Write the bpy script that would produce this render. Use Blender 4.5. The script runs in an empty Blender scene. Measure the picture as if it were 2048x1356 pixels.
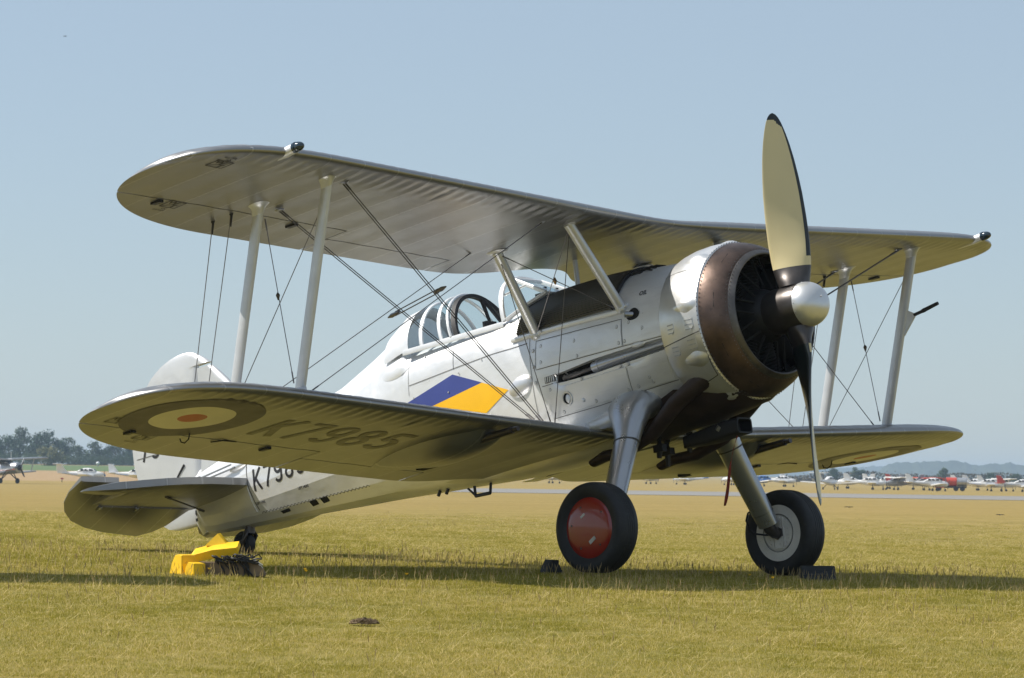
import bpy, bmesh, math, random
import numpy as np
from mathutils import Vector, Matrix

random.seed(7); rng = np.random.default_rng(7)
SC = bpy.context.scene
COL = SC.collection
PI = math.pi

# ------------------------------------------------------------------ camera
F_PX, CX, CY = 7287.5, 1024.0, 678.0
U_ = np.array([.0148, -1.0, (945 - CY) / F_PX]); U_ /= np.linalg.norm(U_)
YW = np.array([0, 0, 1.0]) - U_ * U_[2]; YW /= np.linalg.norm(YW)
XW = np.cross(YW, U_)
WM = np.stack([XW, YW, U_])
CAM = np.array([0, 0, .8])
cd = bpy.data.cameras.new('camera'); cam = bpy.data.objects.new('camera', cd); COL.objects.link(cam)
cd.sensor_width = 36.0; cd.lens = 36.0 * F_PX / 2048.0
cd.clip_start = 0.5; cd.clip_end = 20000
cm = np.eye(4); cm[:3, 0] = WM @ [1, 0, 0]; cm[:3, 1] = WM @ [0, -1, 0]; cm[:3, 2] = WM @ [0, 0, -1]; cm[:3, 3] = CAM
cam.matrix_world = Matrix(cm.tolist())
cd.dof.use_dof = True; cd.dof.focus_distance = 29.5; cd.dof.aperture_fstop = 13.0
SC.camera = cam

# aircraft frame (X nose, Y port, Z up) to world
AR = np.array([[0.71550859, 0.68728248, -0.12526074], [-0.67214879, 0.72613206, 0.14473505], [0.1904297, -0.01936532, 0.98150981]])
AT = np.array([2.30516609, 29.63182731, 2.17573316])
def a2w(p): return AR @ np.asarray(p, float) + AT

# ------------------------------------------------------------------ sky, sun, exposure
SUN = AR @ np.array([-.52, -.50, 1.0]); SUN /= np.linalg.norm(SUN)
w = bpy.data.worlds.new('World'); SC.world = w; w.use_nodes = True
nt = w.node_tree; bg = nt.nodes['Background']
sky = nt.nodes.new('ShaderNodeTexSky'); sky.sky_type = 'NISHITA'; sky.sun_disc = False
sky.sun_elevation = math.asin(SUN[2]); sky.sun_rotation = math.atan2(SUN[0], SUN[1])
sky.altitude = 0; sky.air_density = .9; sky.dust_density = .3; sky.ozone_density = 6.0
bg.inputs['Strength'].default_value = 0.094
smix = nt.nodes.new('ShaderNodeMix'); smix.data_type = 'RGBA'; smix.inputs[0].default_value = .55      # milky summer air over the whole dome
smix.inputs[7].default_value = (4.7, 5.4, 5.85, 1); nt.links.new(sky.outputs[0], smix.inputs[6]); nt.links.new(smix.outputs[2], bg.inputs[0])
sd = bpy.data.lights.new('sun', 'SUN'); so = bpy.data.objects.new('sun', sd); COL.objects.link(so)
sd.energy = 5.0; sd.angle = math.radians(.5); sd.color = (1.0, .95, .86)
so.rotation_euler = Vector(SUN).to_track_quat('Z', 'Y').to_euler(); so.location = (0, 0, 60)
SC.view_settings.view_transform = 'Standard'; SC.view_settings.look = 'None'
SC.view_settings.exposure = 0.28; SC.view_settings.gamma = 1.0
SC.view_settings.use_curve_mapping = False
SC.cycles.max_bounces = 8; SC.cycles.volume_bounces = 0; SC.cycles.transparent_max_bounces = 12

# ------------------------------------------------------------------ helpers
class MB:
    def __init__(s): s.v = []; s.f = []; s.m = []
    def add(s, vs, fs, mat=0):
        b = len(s.v); s.v += [tuple(map(float, q)) for q in vs]
        s.f += [tuple(b + i for i in q) for q in fs]; s.m += [mat] * len(fs); return s
    def grid(s, P, cu=False, cv=False, mat=0, capu=False):
        """P[i][j]; cu closes i, cv closes j; capu closes first and last row with n-gons"""
        nu, nv = len(P), len(P[0]); b = len(s.v)
        for row in P: s.v += [tuple(map(float, q)) for q in row]
        for i in range(nu if cu else nu - 1):
            for j in range(nv if cv else nv - 1):
                i2, j2 = (i + 1) % nu, (j + 1) % nv
                s.f.append((b + i * nv + j, b + i2 * nv + j, b + i2 * nv + j2, b + i * nv + j2)); s.m.append(mat)
        if capu:
            s.f.append(tuple(b + j for j in range(nv))); s.m.append(mat)
            s.f.append(tuple(b + (nu - 1) * nv + j for j in reversed(range(nv)))); s.m.append(mat)
        return s
    def box(s, c, d, mat=0, M=None):
        x, y, z = [q / 2 for q in d]
        vs = [np.array((sx * x, sy * y, sz * z)) for sx in (-1, 1) for sy in (-1, 1) for sz in (-1, 1)]
        if M is not None: vs = [M @ q for q in vs]
        vs = [q + np.array(c) for q in vs]
        return s.add(vs, [(0, 1, 3, 2), (4, 6, 7, 5), (0, 4, 5, 1), (2, 3, 7, 6), (0, 2, 6, 4), (1, 5, 7, 3)], mat)
    def tube(s, path, rad, n=8, mat=0, caps=True, asp=1.0, ref=(0, 0, 1), lead=None):
        """rad: number or list; asp: thickness across `ref x tangent` relative to rad; ref is the chord direction"""
        path = [np.array(q, float) for q in path]; P = []
        for i, q in enumerate(path):
            t = path[min(i + 1, len(path) - 1)] - path[max(i - 1, 0)]; t /= np.linalg.norm(t)
            r = np.array(ref, float); a = r - t * (r @ t)
            if np.linalg.norm(a) < 1e-4: a = np.cross(t, (0.3, .8, .5))
            a /= np.linalg.norm(a); b = np.cross(t, a)
            R = rad[i] if hasattr(rad, '__len__') else rad
            A = asp[i] if hasattr(asp, '__len__') else asp
            P.append([q + R * (math.cos(k * 2 * PI / n) * a + A * math.sin(k * 2 * PI / n) * b) for k in range(n)])
        return s.grid(P, cv=True, mat=mat, capu=caps)
    def lathe(s, prof, n=48, c=(0, 0, 0), axis=0, mat=0, capu=False, a0=0):
        """prof: (position along axis, radius)"""
        P = []
        for a, r in prof:
            row = []
            for k in range(n):
                t = 2 * PI * k / n + a0
                q = [0, 0, 0]; q[axis] = a; q[(axis + 1) % 3] = r * math.cos(t); q[(axis + 2) % 3] = r * math.sin(t)
                row.append(np.array(q) + c)
            P.append(row)
        return s.grid(P, cv=True, mat=mat, capu=capu)
    def ball(s, c, r, n=10, m=6, mat=0, M=None, half=False):
        r = np.array(r if hasattr(r, '__len__') else (r, r, r), float); P = []
        for i in range(m + 1):
            th = PI * i / m * (.5 if half else 1)
            row = []
            for k in range(n):
                q = r * np.array((math.sin(th) * math.cos(2 * PI * k / n), math.sin(th) * math.sin(2 * PI * k / n), math.cos(th)))
                row.append((M @ q if M is not None else q) + np.array(c))
            P.append(row)
        return s.grid(P, cv=True, mat=mat)

BASE = np.zeros(3)          # subtracted from every vertex of the thing under construction
def build(name, mb, mats, parent=None, smooth=35, kind=None):
    me = bpy.data.meshes.new(name)
    V = [tuple(np.array(q) - BASE) for q in mb.v] if BASE.any() else mb.v
    me.from_pydata(V, [], mb.f)
    if not isinstance(mats, (list, tuple)): mats = [mats]
    for q in mats: me.materials.append(q)
    if len(mats) > 1: me.polygons.foreach_set('material_index', mb.m)
    bm = bmesh.new(); bm.from_mesh(me)
    bmesh.ops.remove_doubles(bm, verts=bm.verts, dist=1e-5)
    bmesh.ops.recalc_face_normals(bm, faces=bm.faces)
    bm.to_mesh(me); bm.free()
    if smooth:
        me.polygons.foreach_set('use_smooth', [True] * len(me.polygons)); me.set_sharp_from_angle(angle=math.radians(smooth))
    o = bpy.data.objects.new(name, me); COL.objects.link(o)
    if parent: o.parent = parent
    if kind: o['kind'] = kind
    return o
def thing(name, label, cat, loc=(0, 0, 0), rz=0, group=None):
    o = bpy.data.objects.new(name, None); COL.objects.link(o); o.empty_display_size = .2
    o.location = tuple(map(float, loc)); o.rotation_euler = (0, 0, rz)
    return tag(o, label, cat, group)
def tag(o, label, cat, group=None):
    o['label'] = label; o['category'] = cat
    if group: o['group'] = group
    return o

# ------------------------------------------------------------------ materials
def newmat(name):
    m = bpy.data.materials.new(name); m.use_nodes = True
    return m, m.node_tree, m.node_tree.nodes['Principled BSDF']
def N(nt, t, **k):
    n = nt.nodes.new(t)
    for a, b in k.items(): setattr(n, a, b)
    return n
def mth(nt, op, a, b=None, clamp=False):
    n = nt.nodes.new('ShaderNodeMath'); n.operation = op; n.use_clamp = clamp
    for i, q in enumerate((a, b)):
        if q is None: continue
        if hasattr(q, 'links') or hasattr(q, 'is_linked'): nt.links.new(q, n.inputs[i])
        else: n.inputs[i].default_value = q
    return n.outputs[0]
def ramp(nt, fac, stops):
    n = nt.nodes.new('ShaderNodeValToRGB'); nt.links.new(fac, n.inputs[0])
    e = n.color_ramp.elements
    e[0].position, e[0].color = stops[0][0], (*stops[0][1], 1); e[1].position, e[1].color = stops[1][0], (*stops[1][1], 1)
    for p, c in stops[2:]:
        q = e.new(p); q.color = (*c, 1)
    return n.outputs[0]
def noise(nt, vec, scale, detail=4, rough=.55, dist=0):
    n = nt.nodes.new('ShaderNodeTexNoise'); n.inputs['Scale'].default_value = scale; n.inputs['Detail'].default_value = detail
    n.inputs['Roughness'].default_value = rough; n.inputs['Distortion'].default_value = dist
    if vec is not None: nt.links.new(vec, n.inputs['Vector'])
    return n.outputs['Fac']
def objco(nt): return nt.nodes.new('ShaderNodeTexCoord').outputs['Object']
def mixc(nt, fac, a, b):
    n = nt.nodes.new('ShaderNodeMix'); n.data_type = 'RGBA'
    for s, q in ((0, fac), (6, a), (7, b)):
        if hasattr(q, 'is_linked'): nt.links.new(q, n.inputs[s])
        elif s == 0: n.inputs[0].default_value = q
        else: n.inputs[s].default_value = (*q, 1)
    return n.outputs[2]
def bump(nt, b, h, strength=.3, dist=.01):
    n = nt.nodes.new('ShaderNodeBump'); n.inputs['Strength'].default_value = strength; n.inputs['Distance'].default_value = dist
    nt.links.new(h, n.inputs['Height']); nt.links.new(n.outputs[0], b.inputs['Normal'])

def skin(name, col, rough, metal):
    m, nt, b = newmat(name); co = objco(nt)
    mp = nt.nodes.new('ShaderNodeMapping'); nt.links.new(co, mp.inputs[0]); mp.inputs['Scale'].default_value = (.35, 3, 3)
    st = noise(nt, mp.outputs[0], 3.2, 6, .68); f = noise(nt, co, 2.6, 5)
    c = ramp(nt, f, [(.25, tuple(q * .93 for q in col)), (.75, tuple(min(1, q * 1.05) for q in col))])
    c = mixc(nt, mth(nt, 'MULTIPLY', mth(nt, 'SUBTRACT', st, .54, True), 1.1, True), c, (.32, .30, .27))
    sp = noise(nt, co, 34, 3, .6); c = mixc(nt, mth(nt, 'MULTIPLY', mth(nt, 'GREATER_THAN', sp, .73), .35), c, (.22, .20, .18))
    nt.links.new(c, b.inputs['Base Color']); b.inputs['Metallic'].default_value = metal
    nt.links.new(mth(nt, 'ADD', mth(nt, 'MULTIPLY', noise(nt, co, 5, 5, .65), .24), rough - .12), b.inputs['Roughness'])
    bump(nt, b, mth(nt, 'ADD', noise(nt, co, 4.5, 2), mth(nt, 'MULTIPLY', noise(nt, co, 16, 3), .15)), .35, .02)
    return m
def paint(name, col, rough=.4, metal=0, var=.12, scale=6, bmp=0, coat=0, dirt=None):
    m, nt, b = newmat(name)
    co = objco(nt); f = noise(nt, co, scale, 5)
    lo = tuple(c * (1 - var) for c in col); hi = tuple(min(1, c * (1 + var)) for c in col)
    c = ramp(nt, f, [(.3, lo), (.7, hi)])
    if dirt:
        g = noise(nt, co, scale * 2.7, 6, .7)
        c = mixc(nt, mth(nt, 'MULTIPLY', mth(nt, 'GREATER_THAN', g, .62), .5), c, dirt)
    nt.links.new(c, b.inputs['Base Color'])
    r = mth(nt, 'ADD', mth(nt, 'MULTIPLY', noise(nt, co, scale * 1.7, 4), .2), rough - .1)
    nt.links.new(r, b.inputs['Roughness']); b.inputs['Metallic'].default_value = metal
    b.inputs['Coat Weight'].default_value = coat
    if bmp: bump(nt, b, noise(nt, co, scale * 4, 3), bmp, .01)
    return m

def silver_fabric(name, metal=.62, rough=.36, tapes=True, col=(.60, .605, .61)):
    """aluminium dope: the rib tapes are fine relief on the fabric"""
    m, nt, b = newmat(name)
    co = objco(nt); sx = nt.nodes.new('ShaderNodeSeparateXYZ'); nt.links.new(co, sx.inputs[0])
    f = noise(nt, co, 2.2, 5); g = noise(nt, co, 26, 4)
    c = ramp(nt, f, [(.25, tuple(q * .90 for q in col)), (.75, tuple(q * 1.06 for q in col))])
    stn = nt.nodes.new('ShaderNodeMapping'); nt.links.new(co, stn.inputs[0]); stn.inputs['Scale'].default_value = (.7, 5, 2)
    s2 = noise(nt, stn.outputs[0], 3.0, 5, .65)
    c = mixc(nt, mth(nt, 'MULTIPLY', mth(nt, 'SUBTRACT', s2, .55, True), 1.2, True), c, (.30, .28, .25))
    nt.links.new(c, b.inputs['Base Color']); b.inputs['Metallic'].default_value = metal
    nt.links.new(mth(nt, 'ADD', mth(nt, 'MULTIPLY', noise(nt, co, 9, 4), .16), rough - .08), b.inputs['Roughness'])
    h = mth(nt, 'MULTIPLY', g, .05)
    if tapes:      # pinked rib tapes painted lighter for the light they catch; dark stitched edge
        fr0 = mth(nt, 'FRACT', mth(nt, 'MULTIPLY', sx.outputs[1], 1 / .36)); d0 = mth(nt, 'ABSOLUTE', mth(nt, 'SUBTRACT', fr0, .5))
        c = mixc(nt, mth(nt, 'MULTIPLY', mth(nt, 'GREATER_THAN', d0, .472), .55), c, tuple(min(1, q * 1.5) for q in col))
        ed = mth(nt, 'MULTIPLY', mth(nt, 'GREATER_THAN', d0, .466), mth(nt, 'LESS_THAN', d0, .475))
        dash = mth(nt, 'GREATER_THAN', mth(nt, 'FRACT', mth(nt, 'MULTIPLY', sx.outputs[0], 14)), .35)
        c = mixc(nt, mth(nt, 'MULTIPLY', mth(nt, 'MULTIPLY', ed, dash), .6), c, (.10, .10, .10)); nt.links.new(c, b.inputs['Base Color'])
    if tapes:
        fr = mth(nt, 'FRACT', mth(nt, 'MULTIPLY', sx.outputs[1], 1 / .36))
        d = mth(nt, 'ABSOLUTE', mth(nt, 'SUBTRACT', fr, .5))
        tape = mth(nt, 'GREATER_THAN', d, .455)
        st = mth(nt, 'MULTIPLY', mth(nt, 'GREATER_THAN', d, .490), mth(nt, 'GREATER_THAN', mth(nt, 'FRACT', mth(nt, 'MULTIPLY', sx.outputs[0], 16)), .45))
        h = mth(nt, 'ADD', h, mth(nt, 'ADD', mth(nt, 'MULTIPLY', tape, .5), mth(nt, 'MULTIPLY', st, .9)))
    bump(nt, b, h, .55, .004)
    return m

M = {}
M['fabric'] = silver_fabric('silver_doped_fabric', .82, .36, True, (.335, .335, .338))  # dope darkened throughout to carry the shade of the undersides
M['fabric_plain'] = silver_fabric('silver_doped_fabric_plain', .60, .46, False, (.66, .665, .675))  # brighter copy of the dope for the sunlit fin and rudder
M['fast'] = paint('fastener_rim', (.38, .38, .385), .5, .5, .2, 20)
M['metal'] = skin('silver_painted_panels', (.76, .765, .775), .42, .50)
M['metal2'] = paint('silver_cowling_paint', (.66, .665, .67), .34, .70, .07, 4, .05)
M['strut'] = paint('silver_strut_paint', (.60, .61, .62), .38, .45, .05, 8)
M['brown'] = paint('burnt_exhaust_steel', (.105, .072, .058), .40, .75, .45, 5, .08, dirt=(.06, .045, .04))
M['steel'] = paint('worn_steel', (.34, .35, .37), .34, .85, .2, 9, .05)
M['gun'] = paint('gunmetal', (.085, .076, .072), .34, .7, .2, 8)
M['dark'] = paint('dark_engine_metal', (.03, .03, .032), .5, .5, .3, 12)
M['soot'] = paint('sooty_black', (.005, .005, .005), .9, 0, .3, 12)  # near-black base colour of the cylinders and push rods
M['sooty'] = paint('sooty_brown_steel', (.045, .030, .025), .5, .5, .4, 6, .05)  # burnt brown steel darkened to paint in the shade under the nose
M['lip'] = paint('dull_steel_lip', (.12, .112, .108), .42, .8, .25, 9, .05)
M['leg'] = paint('leg_silver_paint', (.42, .43, .45), .30, .75, .06, 4, .05)  # silver darkened in colour for the shaded side of the legs
M['black'] = paint('black_paint', (.009, .009, .010), .6, 0, .2, 10)
M['hole'] = paint('dark_opening', (.006, .006, .006), .9, 0, .1, 10)
M['rubber'] = paint('tyre_rubber', (.013, .014, .016), .60, 0, .35, 9, .12, dirt=(.035, .032, .026))
M['underletter'] = paint('faded_black_lettering', (.105, .10, .085), .38, .5, .15, 9)  # black lettering lightened to stand in for its glossy reflection
M['red'] = paint('red_hub_paint', (.27, .013, .009), .20, 0, .05, 5, 0, .6)
M['white_wheel'] = paint('grey_white_wheel', (.66, .64, .60), .5, 0, .10, 8, .05, dirt=(.2, .18, .15))
M['cream'] = paint('cream_blade_paint', (.66, .56, .31), .38, 0, .04, 3, 0, .15)
M['blade_black'] = paint('black_blade_paint', (.008, .012, .012), .35, 0, .1, 5, 0, .3)
M['blue'] = paint('blue_band_paint', (.045, .065, .26), .36, .05, .05, 6)
M['yellow'] = paint('yellow_band_paint', (.86, .47, .012), .36, .05, .04, 6)
M['letter'] = paint('black_lettering', (.018, .017, .02), .45, 0, .2, 9)
M['ro_blue'] = paint('roundel_blue', (.04, .036, .06), .42, .1, .08, 5)  # blue dulled towards brown, olive bounce light put into the colour
M['ro_white'] = paint('roundel_white', (.66, .64, .55), .42, .05, .05, 5)  # white yellowed for the same bounce light
M['ro_red'] = paint('roundel_red', (.42, .075, .03), .42, .05, .06, 5)
M['wire'] = paint('streamlined_wire', (.16, .15, .15), .35, .8, .1, 30)
M['seam'] = paint('panel_gap_shadow', (.10, .10, .10), .7, .2, .3, 20)
M['cooler'] = paint('oil_cooler_corrugation', (.058, .058, .058), .40, .6, .12, 10)
M['brass'] = paint('brass_fitting', (.30, .19, .08), .4, .8, .2, 20)
M['yel_chock'] = paint('yellow_painted_wood', (.88, .54, .012), .55, 0, .12, 7, .1, dirt=(.35, .2, .05))
M['wood'] = paint('weathered_wood', (.20, .145, .09), .75, 0, .35, 9, .3)
M['cable'] = paint('black_cable', (.015, .015, .017), .6, 0, .3, 20)
M['rope'] = paint('pale_rope', (.55, .53, .50), .8, 0, .2, 20)
M['ribbon'] = paint('red_ribbon_cloth', (.20, .03, .015), .8, 0, .2, 12)
def glass(name, col=(.85, .93, .95), rough=.02):
    m, nt, b = newmat(name)
    mx = nt.nodes.new('ShaderNodeMixShader'); tr = nt.nodes.new('ShaderNodeBsdfTransparent'); gl = nt.nodes.new('ShaderNodeBsdfGlossy')
    lw = nt.nodes.new('ShaderNodeLayerWeight'); lw.inputs[0].default_value = .5; fr = mth(nt, 'ADD', mth(nt, 'MULTIPLY', mth(nt, 'POWER', lw.outputs['Facing'], 4.5), .85), .035)
    tr.inputs[0].default_value = (*col, 1); gl.inputs['Roughness'].default_value = rough
    nt.links.new(mth(nt, 'ADD', mth(nt, 'MULTIPLY', noise(nt, objco(nt), 4, 3), .03), fr), mx.inputs[0])
    nt.links.new(tr.outputs[0], mx.inputs[1]); nt.links.new(gl.outputs[0], mx.inputs[2])
    nt.links.new(mx.outputs[0], nt.nodes['Material Output'].inputs[0])
    return m
M['glass'] = glass('canopy_perspex'); M['glass_tint'] = glass('windscreen_glass', (.55, .72, .76))
M['lamp'] = paint('dark_lamp_glass', (.012, .03, .045), .12, 0, .1, 10, 0, 1)

# ------------------------------------------------------------------ terrain
GZ0, GSX, GSY = 0.25475421755153277, -0.018608538777280356, -0.008780703474862357
LT = np.array([(36, .8), (120, 1.48), (400, 2.63), (560, 2.84), (620, 2.64), (900, 1.23), (1300, -.53), (2500, -1.2), (9000, -1.2)])
RT = np.array([(36, .8), (120, 1.35), (400, 2.3), (470, 2.08), (700, 2.3), (1500, 1.96), (4000, 1.65), (9000, 1.65)])
def smst(t): t = np.clip(t, 0, 1); return t * t * (3 - 2 * t)
def ground_z(X, Y):
    X = np.asarray(X, float); Y = np.asarray(Y, float)
    loc = GZ0 + GSX * X + GSY * Y - .0312 * np.log1p(np.exp(np.minimum(40, (28.6 - Y) / 1.2)))      # falls away towards the camera
    k = smst((X / np.maximum(Y, 5) + .106) / .096)          # the left of the field falls and rises differently
    far = .8 - ((1 - k) * np.interp(Y, LT[:, 0], LT[:, 1]) + k * np.interp(Y, RT[:, 0], RT[:, 1]))
    b = smst((Y - 38) / 90)
    return loc * (1 - b) + far * b
def gz(x, y): return float(ground_z(x, y))

def grass_ground():
    m, nt, b = newmat('dry_mown_grass')
    geo = nt.nodes.new('ShaderNodeNewGeometry'); sp = nt.nodes.new('ShaderNodeSeparateXYZ'); nt.links.new(geo.outputs['Position'], sp.inputs[0])
    mp = nt.nodes.new('ShaderNodeMapping'); nt.links.new(geo.outputs['Position'], mp.inputs[0]); mp.inputs['Scale'].default_value = (1, .22, 1)
    n1 = noise(nt, mp.outputs[0], .9, 6, .62); n2 = noise(nt, mp.outputs[0], 14, 6, .7)
    near = ramp(nt, mth(nt, 'ADD', mth(nt, 'MULTIPLY', n1, .6), mth(nt, 'MULTIPLY', n2, .4)), [(.34, (.17, .16, .036)), (.50, (.27, .225, .060)), (.66, (.37, .28, .095))])
    mpf = nt.nodes.new('ShaderNodeMapping'); nt.links.new(geo.outputs['Position'], mpf.inputs[0]); mpf.inputs['Scale'].default_value = (.012, .05, 1)
    n3 = noise(nt, mpf.outputs[0], 3.2, 6, .6)
    mps = nt.nodes.new('ShaderNodeMapping'); nt.links.new(geo.outputs['Position'], mps.inputs[0]); mps.inputs['Scale'].default_value = (.006, .16, 1); mps.inputs['Rotation'].default_value = (0, 0, .02)
    n4 = noise(nt, mps.outputs[0], 2.6, 4, .6)
    far = ramp(nt, mth(nt, 'ADD', mth(nt, 'MULTIPLY', n3, .55), mth(nt, 'MULTIPLY', n4, .45)), [(.36, (.275, .20, .066)), (.5, (.335, .242, .083)), (.64, (.38, .276, .104))])
    mpn = nt.nodes.new('ShaderNodeMapping'); nt.links.new(geo.outputs['Position'], mpn.inputs[0]); mpn.inputs['Scale'].default_value = (1, .12, 1)
    f5 = noise(nt, mpn.outputs[0], 3.0, 8, .75)
    far = mixc(nt, mth(nt, 'MULTIPLY', mth(nt, 'MULTIPLY', mth(nt, 'SUBTRACT', f5, .40, True), 3.2, True), .55), far, (.165, .135, .034))
    k = mth(nt, 'MULTIPLY', mth(nt, 'SUBTRACT', sp.outputs[1], 40), 1 / 120, True); k = mth(nt, 'POWER', k, .75)
    c = mixc(nt, k, near, far)
    # beyond the mown field on the left: tall straw, a green crop strip, straw again
    jag = mth(nt, 'ADD', sp.outputs[1], mth(nt, 'MULTIPLY', noise(nt, mpf.outputs[0], 20, 4), 60))
    left = mth(nt, 'LESS_THAN', mth(nt, 'DIVIDE', sp.outputs[0], sp.outputs[1]), -.03)
    straw = mth(nt, 'MULTIPLY', mth(nt, 'GREATER_THAN', jag, 655), left)
    c = mixc(nt, straw, c, ramp(nt, noise(nt, geo.outputs['Position'], .9, 4), [(.3, (.30, .20, .10)), (.7, (.42, .30, .17))]))
    crop = mth(nt, 'MULTIPLY', mth(nt, 'MULTIPLY', mth(nt, 'GREATER_THAN', jag, 935), mth(nt, 'LESS_THAN', jag, 1270)), left)
    c = mixc(nt, crop, c, (.115, .165, .065))
    nt.links.new(c, b.inputs['Base Color']); b.inputs['Roughness'].default_value = .95; b.inputs['Specular IOR Level'].default_value = .1
    bump(nt, b, noise(nt, geo.outputs['Position'], 22, 5, .7), .9, .04)
    return m
M['ground'] = grass_ground()
# one sheet from behind the camera to the horizon
ys = np.concatenate([[-60, -20, 0, 6], np.arange(10, 60, 1.0), np.geomspace(60, 8000, 90)])
xs = np.unique(np.concatenate([-np.geomspace(1, 520, 30) * 10 + 8, np.linspace(-10, 10, 21), np.geomspace(1, 520, 30) * 10 - 8]))
gm = MB(); gm.grid([[(x, y, ground_z(x, y)) for x in xs] for y in ys])
build('grass_field', gm, M['ground'], kind='structure', smooth=180)

# runway, right of centre, laid over the field
def runway():
    m, nt, b = newmat('worn_runway_concrete')
    geo = nt.nodes.new('ShaderNodeNewGeometry'); mp = nt.nodes.new('ShaderNodeMapping'); nt.links.new(geo.outputs['Position'], mp.inputs[0]); mp.inputs['Scale'].default_value = (.05, .4, 1)
    c = ramp(nt, noise(nt, mp.outputs[0], 2, 5), [(.3, (.19, .18, .165)), (.7, (.26, .245, .225))])
    nt.links.new(c, b.inputs['Base Color']); b.inputs['Roughness'].default_value = .85
    mb = MB(); xs = np.linspace(-27, 260, 60); ys = np.linspace(404, 462, 12)
    mb.grid([[(x, y, gz(x, y) + .05) for y in ys] for x in xs])
    build('runway', mb, m, kind='structure', smooth=180)
    mb = MB()
    for y0 in (405.5, 459): mb.grid([[(x, y, gz(x, y) + .09) for y in (y0, y0 + 1.2)] for x in xs])
    build('runway_edge_line', mb, paint('faded_runway_paint', (.42, .40, .36), .8), kind='structure', smooth=180)
runway()

# hazy wooded hills beyond the right of the airfield
def hills():
    m, nt, b = newmat('wooded_hillside')
    geo = nt.nodes.new('ShaderNodeNewGeometry')
    c = ramp(nt, noise(nt, geo.outputs['Position'], .05, 5, .7), [(.35, (.030, .045, .022)), (.65, (.075, .095, .045))])
    nt.links.new(c, b.inputs['Base Color']); b.inputs['Roughness'].default_value = .95
    mb = MB()
    for Y, prof, seed, amp in ((5600, [(.082, 2), (.0985, 7), (.103, 23), (.108, 28), (.116, 30.5), (.121, 30), (.127, 25), (.132, 27), (.141, 26), (.155, 21), (.18, 16)], 3, 1.3),
                               (7600, [(.03, 9), (.06, 14), (.085, 21), (.10, 26), (.12, 28), (.2, 26)], 5, 1.0)):
        r = np.random.default_rng(seed); px = np.arange(prof[0][0], prof[-1][0], 3.0 / Y)
        top = np.interp(px, [q[0] for q in prof], [q[1] for q in prof])
        bp = np.convolve(r.normal(0, 1, len(px) + 8), np.ones(9) / 9, 'valid') * amp * 3.0 + np.convolve(r.normal(0, 1, len(px) + 2), np.ones(3) / 3, 'valid') * amp * 1.2
        P = []
        for p, t, q in zip(px, top, bp):
            x = p * Y; h = t + q * min(1, t / 4)
            P.append([(x, Y - 60, -6), (x, Y - 12, -3 + .65 * h), (x, Y, -2 + h), (x, Y + 80, -6)])
        mb.grid(P)
    build('hills', mb, m, kind='structure', smooth=40)
hills()

# ==================================================================== THE BIPLANE
# geometry functions are in the aircraft frame: X to the nose, Y to port, Z up, origin at the propeller hub
FX=[-.90,-1.35,-1.8,-2.3,-2.75,-3.0,-3.3,-3.7,-4.12,-4.16,-4.4,-4.72,-5.2,-5.7,-6.2,-6.7,-7.1,-7.37]
FTOP=[.60,.635,.655,.655,.62,.50,.475,.475,.49,.80,.715,.575,.395,.285,.195,.105,.035,0.0]
FBOT=[-.62,-.73,-.81,-.84,-.845,-.84,-.83,-.805,-.782,-.78,-.765,-.75,-.728,-.703,-.683,-.663,-.645,-.60]
FHW=[.60,.585,.56,.53,.50,.485,.465,.44,.42,.418,.405,.38,.33,.275,.215,.155,.10,.06]
FZC=[0,-.02,-.03,-.04,-.045,-.05,-.05,-.04,-.02,-.02,-.05,-.08,-.14,-.2,-.25,-.28,-.3,-.3]
FNT=[2.0,2.1,2.2,2.2,2.3,3.6,4.2,4.0,3.2,2.1,2.0,1.9,1.9,1.9,1.9,1.9,1.9,1.9]
FNB=[2.0,2.1,2.3,2.5,2.6,2.6,2.6,2.5,2.4,2.4,2.4,2.3,2.2,2.1,2.0,2.0,2.0,2.0]
VL=np.array([-1,-.93,-.78,-.5,-.15,.2,.52,.78,.94,1.0])   # stringer levels of the fabric rear
def fprof(x):
    i=lambda a: np.interp(-x,[-v for v in FX],a)
    return i(FTOP),i(FBOT),i(FHW),i(FZC),i(FNT),i(FNB)
CH_Z=lambda x: np.interp(-x,[.9,1.2,1.76,2.2],[-.132,-.142,-.160,-.176])
CH_W=lambda x: np.interp(-x,[.9,1.2,1.76,2.2],[.048,.054,.060,.040])
def channel(x,z):
    """depth of the gun trough pressed into the side"""
    u=(z-CH_Z(x))/CH_W(x)
    if abs(u)>=1 or x<-2.24: return 0.0
    e=min(1,max(0,(x+2.24)/.10)); d=np.interp(-x,[.9,1.2,1.7,1.8,2.2],[.040,.050,.060,.075,.070])
    return float(d*e*(1-u*u)**.45)
def fus_y(x,z,raw_skin=False):
    """half width of the fuselage at station x, height z"""
    top,bot,hw,zc,nt,nb=fprof(x)
    def raw(v):
        n=nt if v>=0 else nb
        return hw*max(0.0,1-abs(v)**n)**(1/n)
    v=(z-zc)/(top-zc) if z>=zc else -(zc-z)/(zc-bot)
    v=max(-1.0,min(1.0,v))
    b=min(1,max(0,(-x-4.3)/.5))
    y=raw(v)
    if b>0:
        k=int(np.searchsorted(VL,v)); k=max(1,min(len(VL)-1,k))
        u=(v-VL[k-1])/(VL[k]-VL[k-1]); y=(1-b)*y+b*((1-u)*raw(VL[k-1])+u*raw(VL[k]))
    return y if raw_skin else y-channel(x,z)
BASE = np.array([-1.45, 0.0, -1.977])
plane = bpy.data.objects.new('biplane', None); COL.objects.link(plane); plane.empty_display_size = .3
pm = np.eye(4); pm[:3, :3] = AR; pm[:3, 3] = AT + AR @ BASE
plane.matrix_world = Matrix(pm.tolist())
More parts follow.
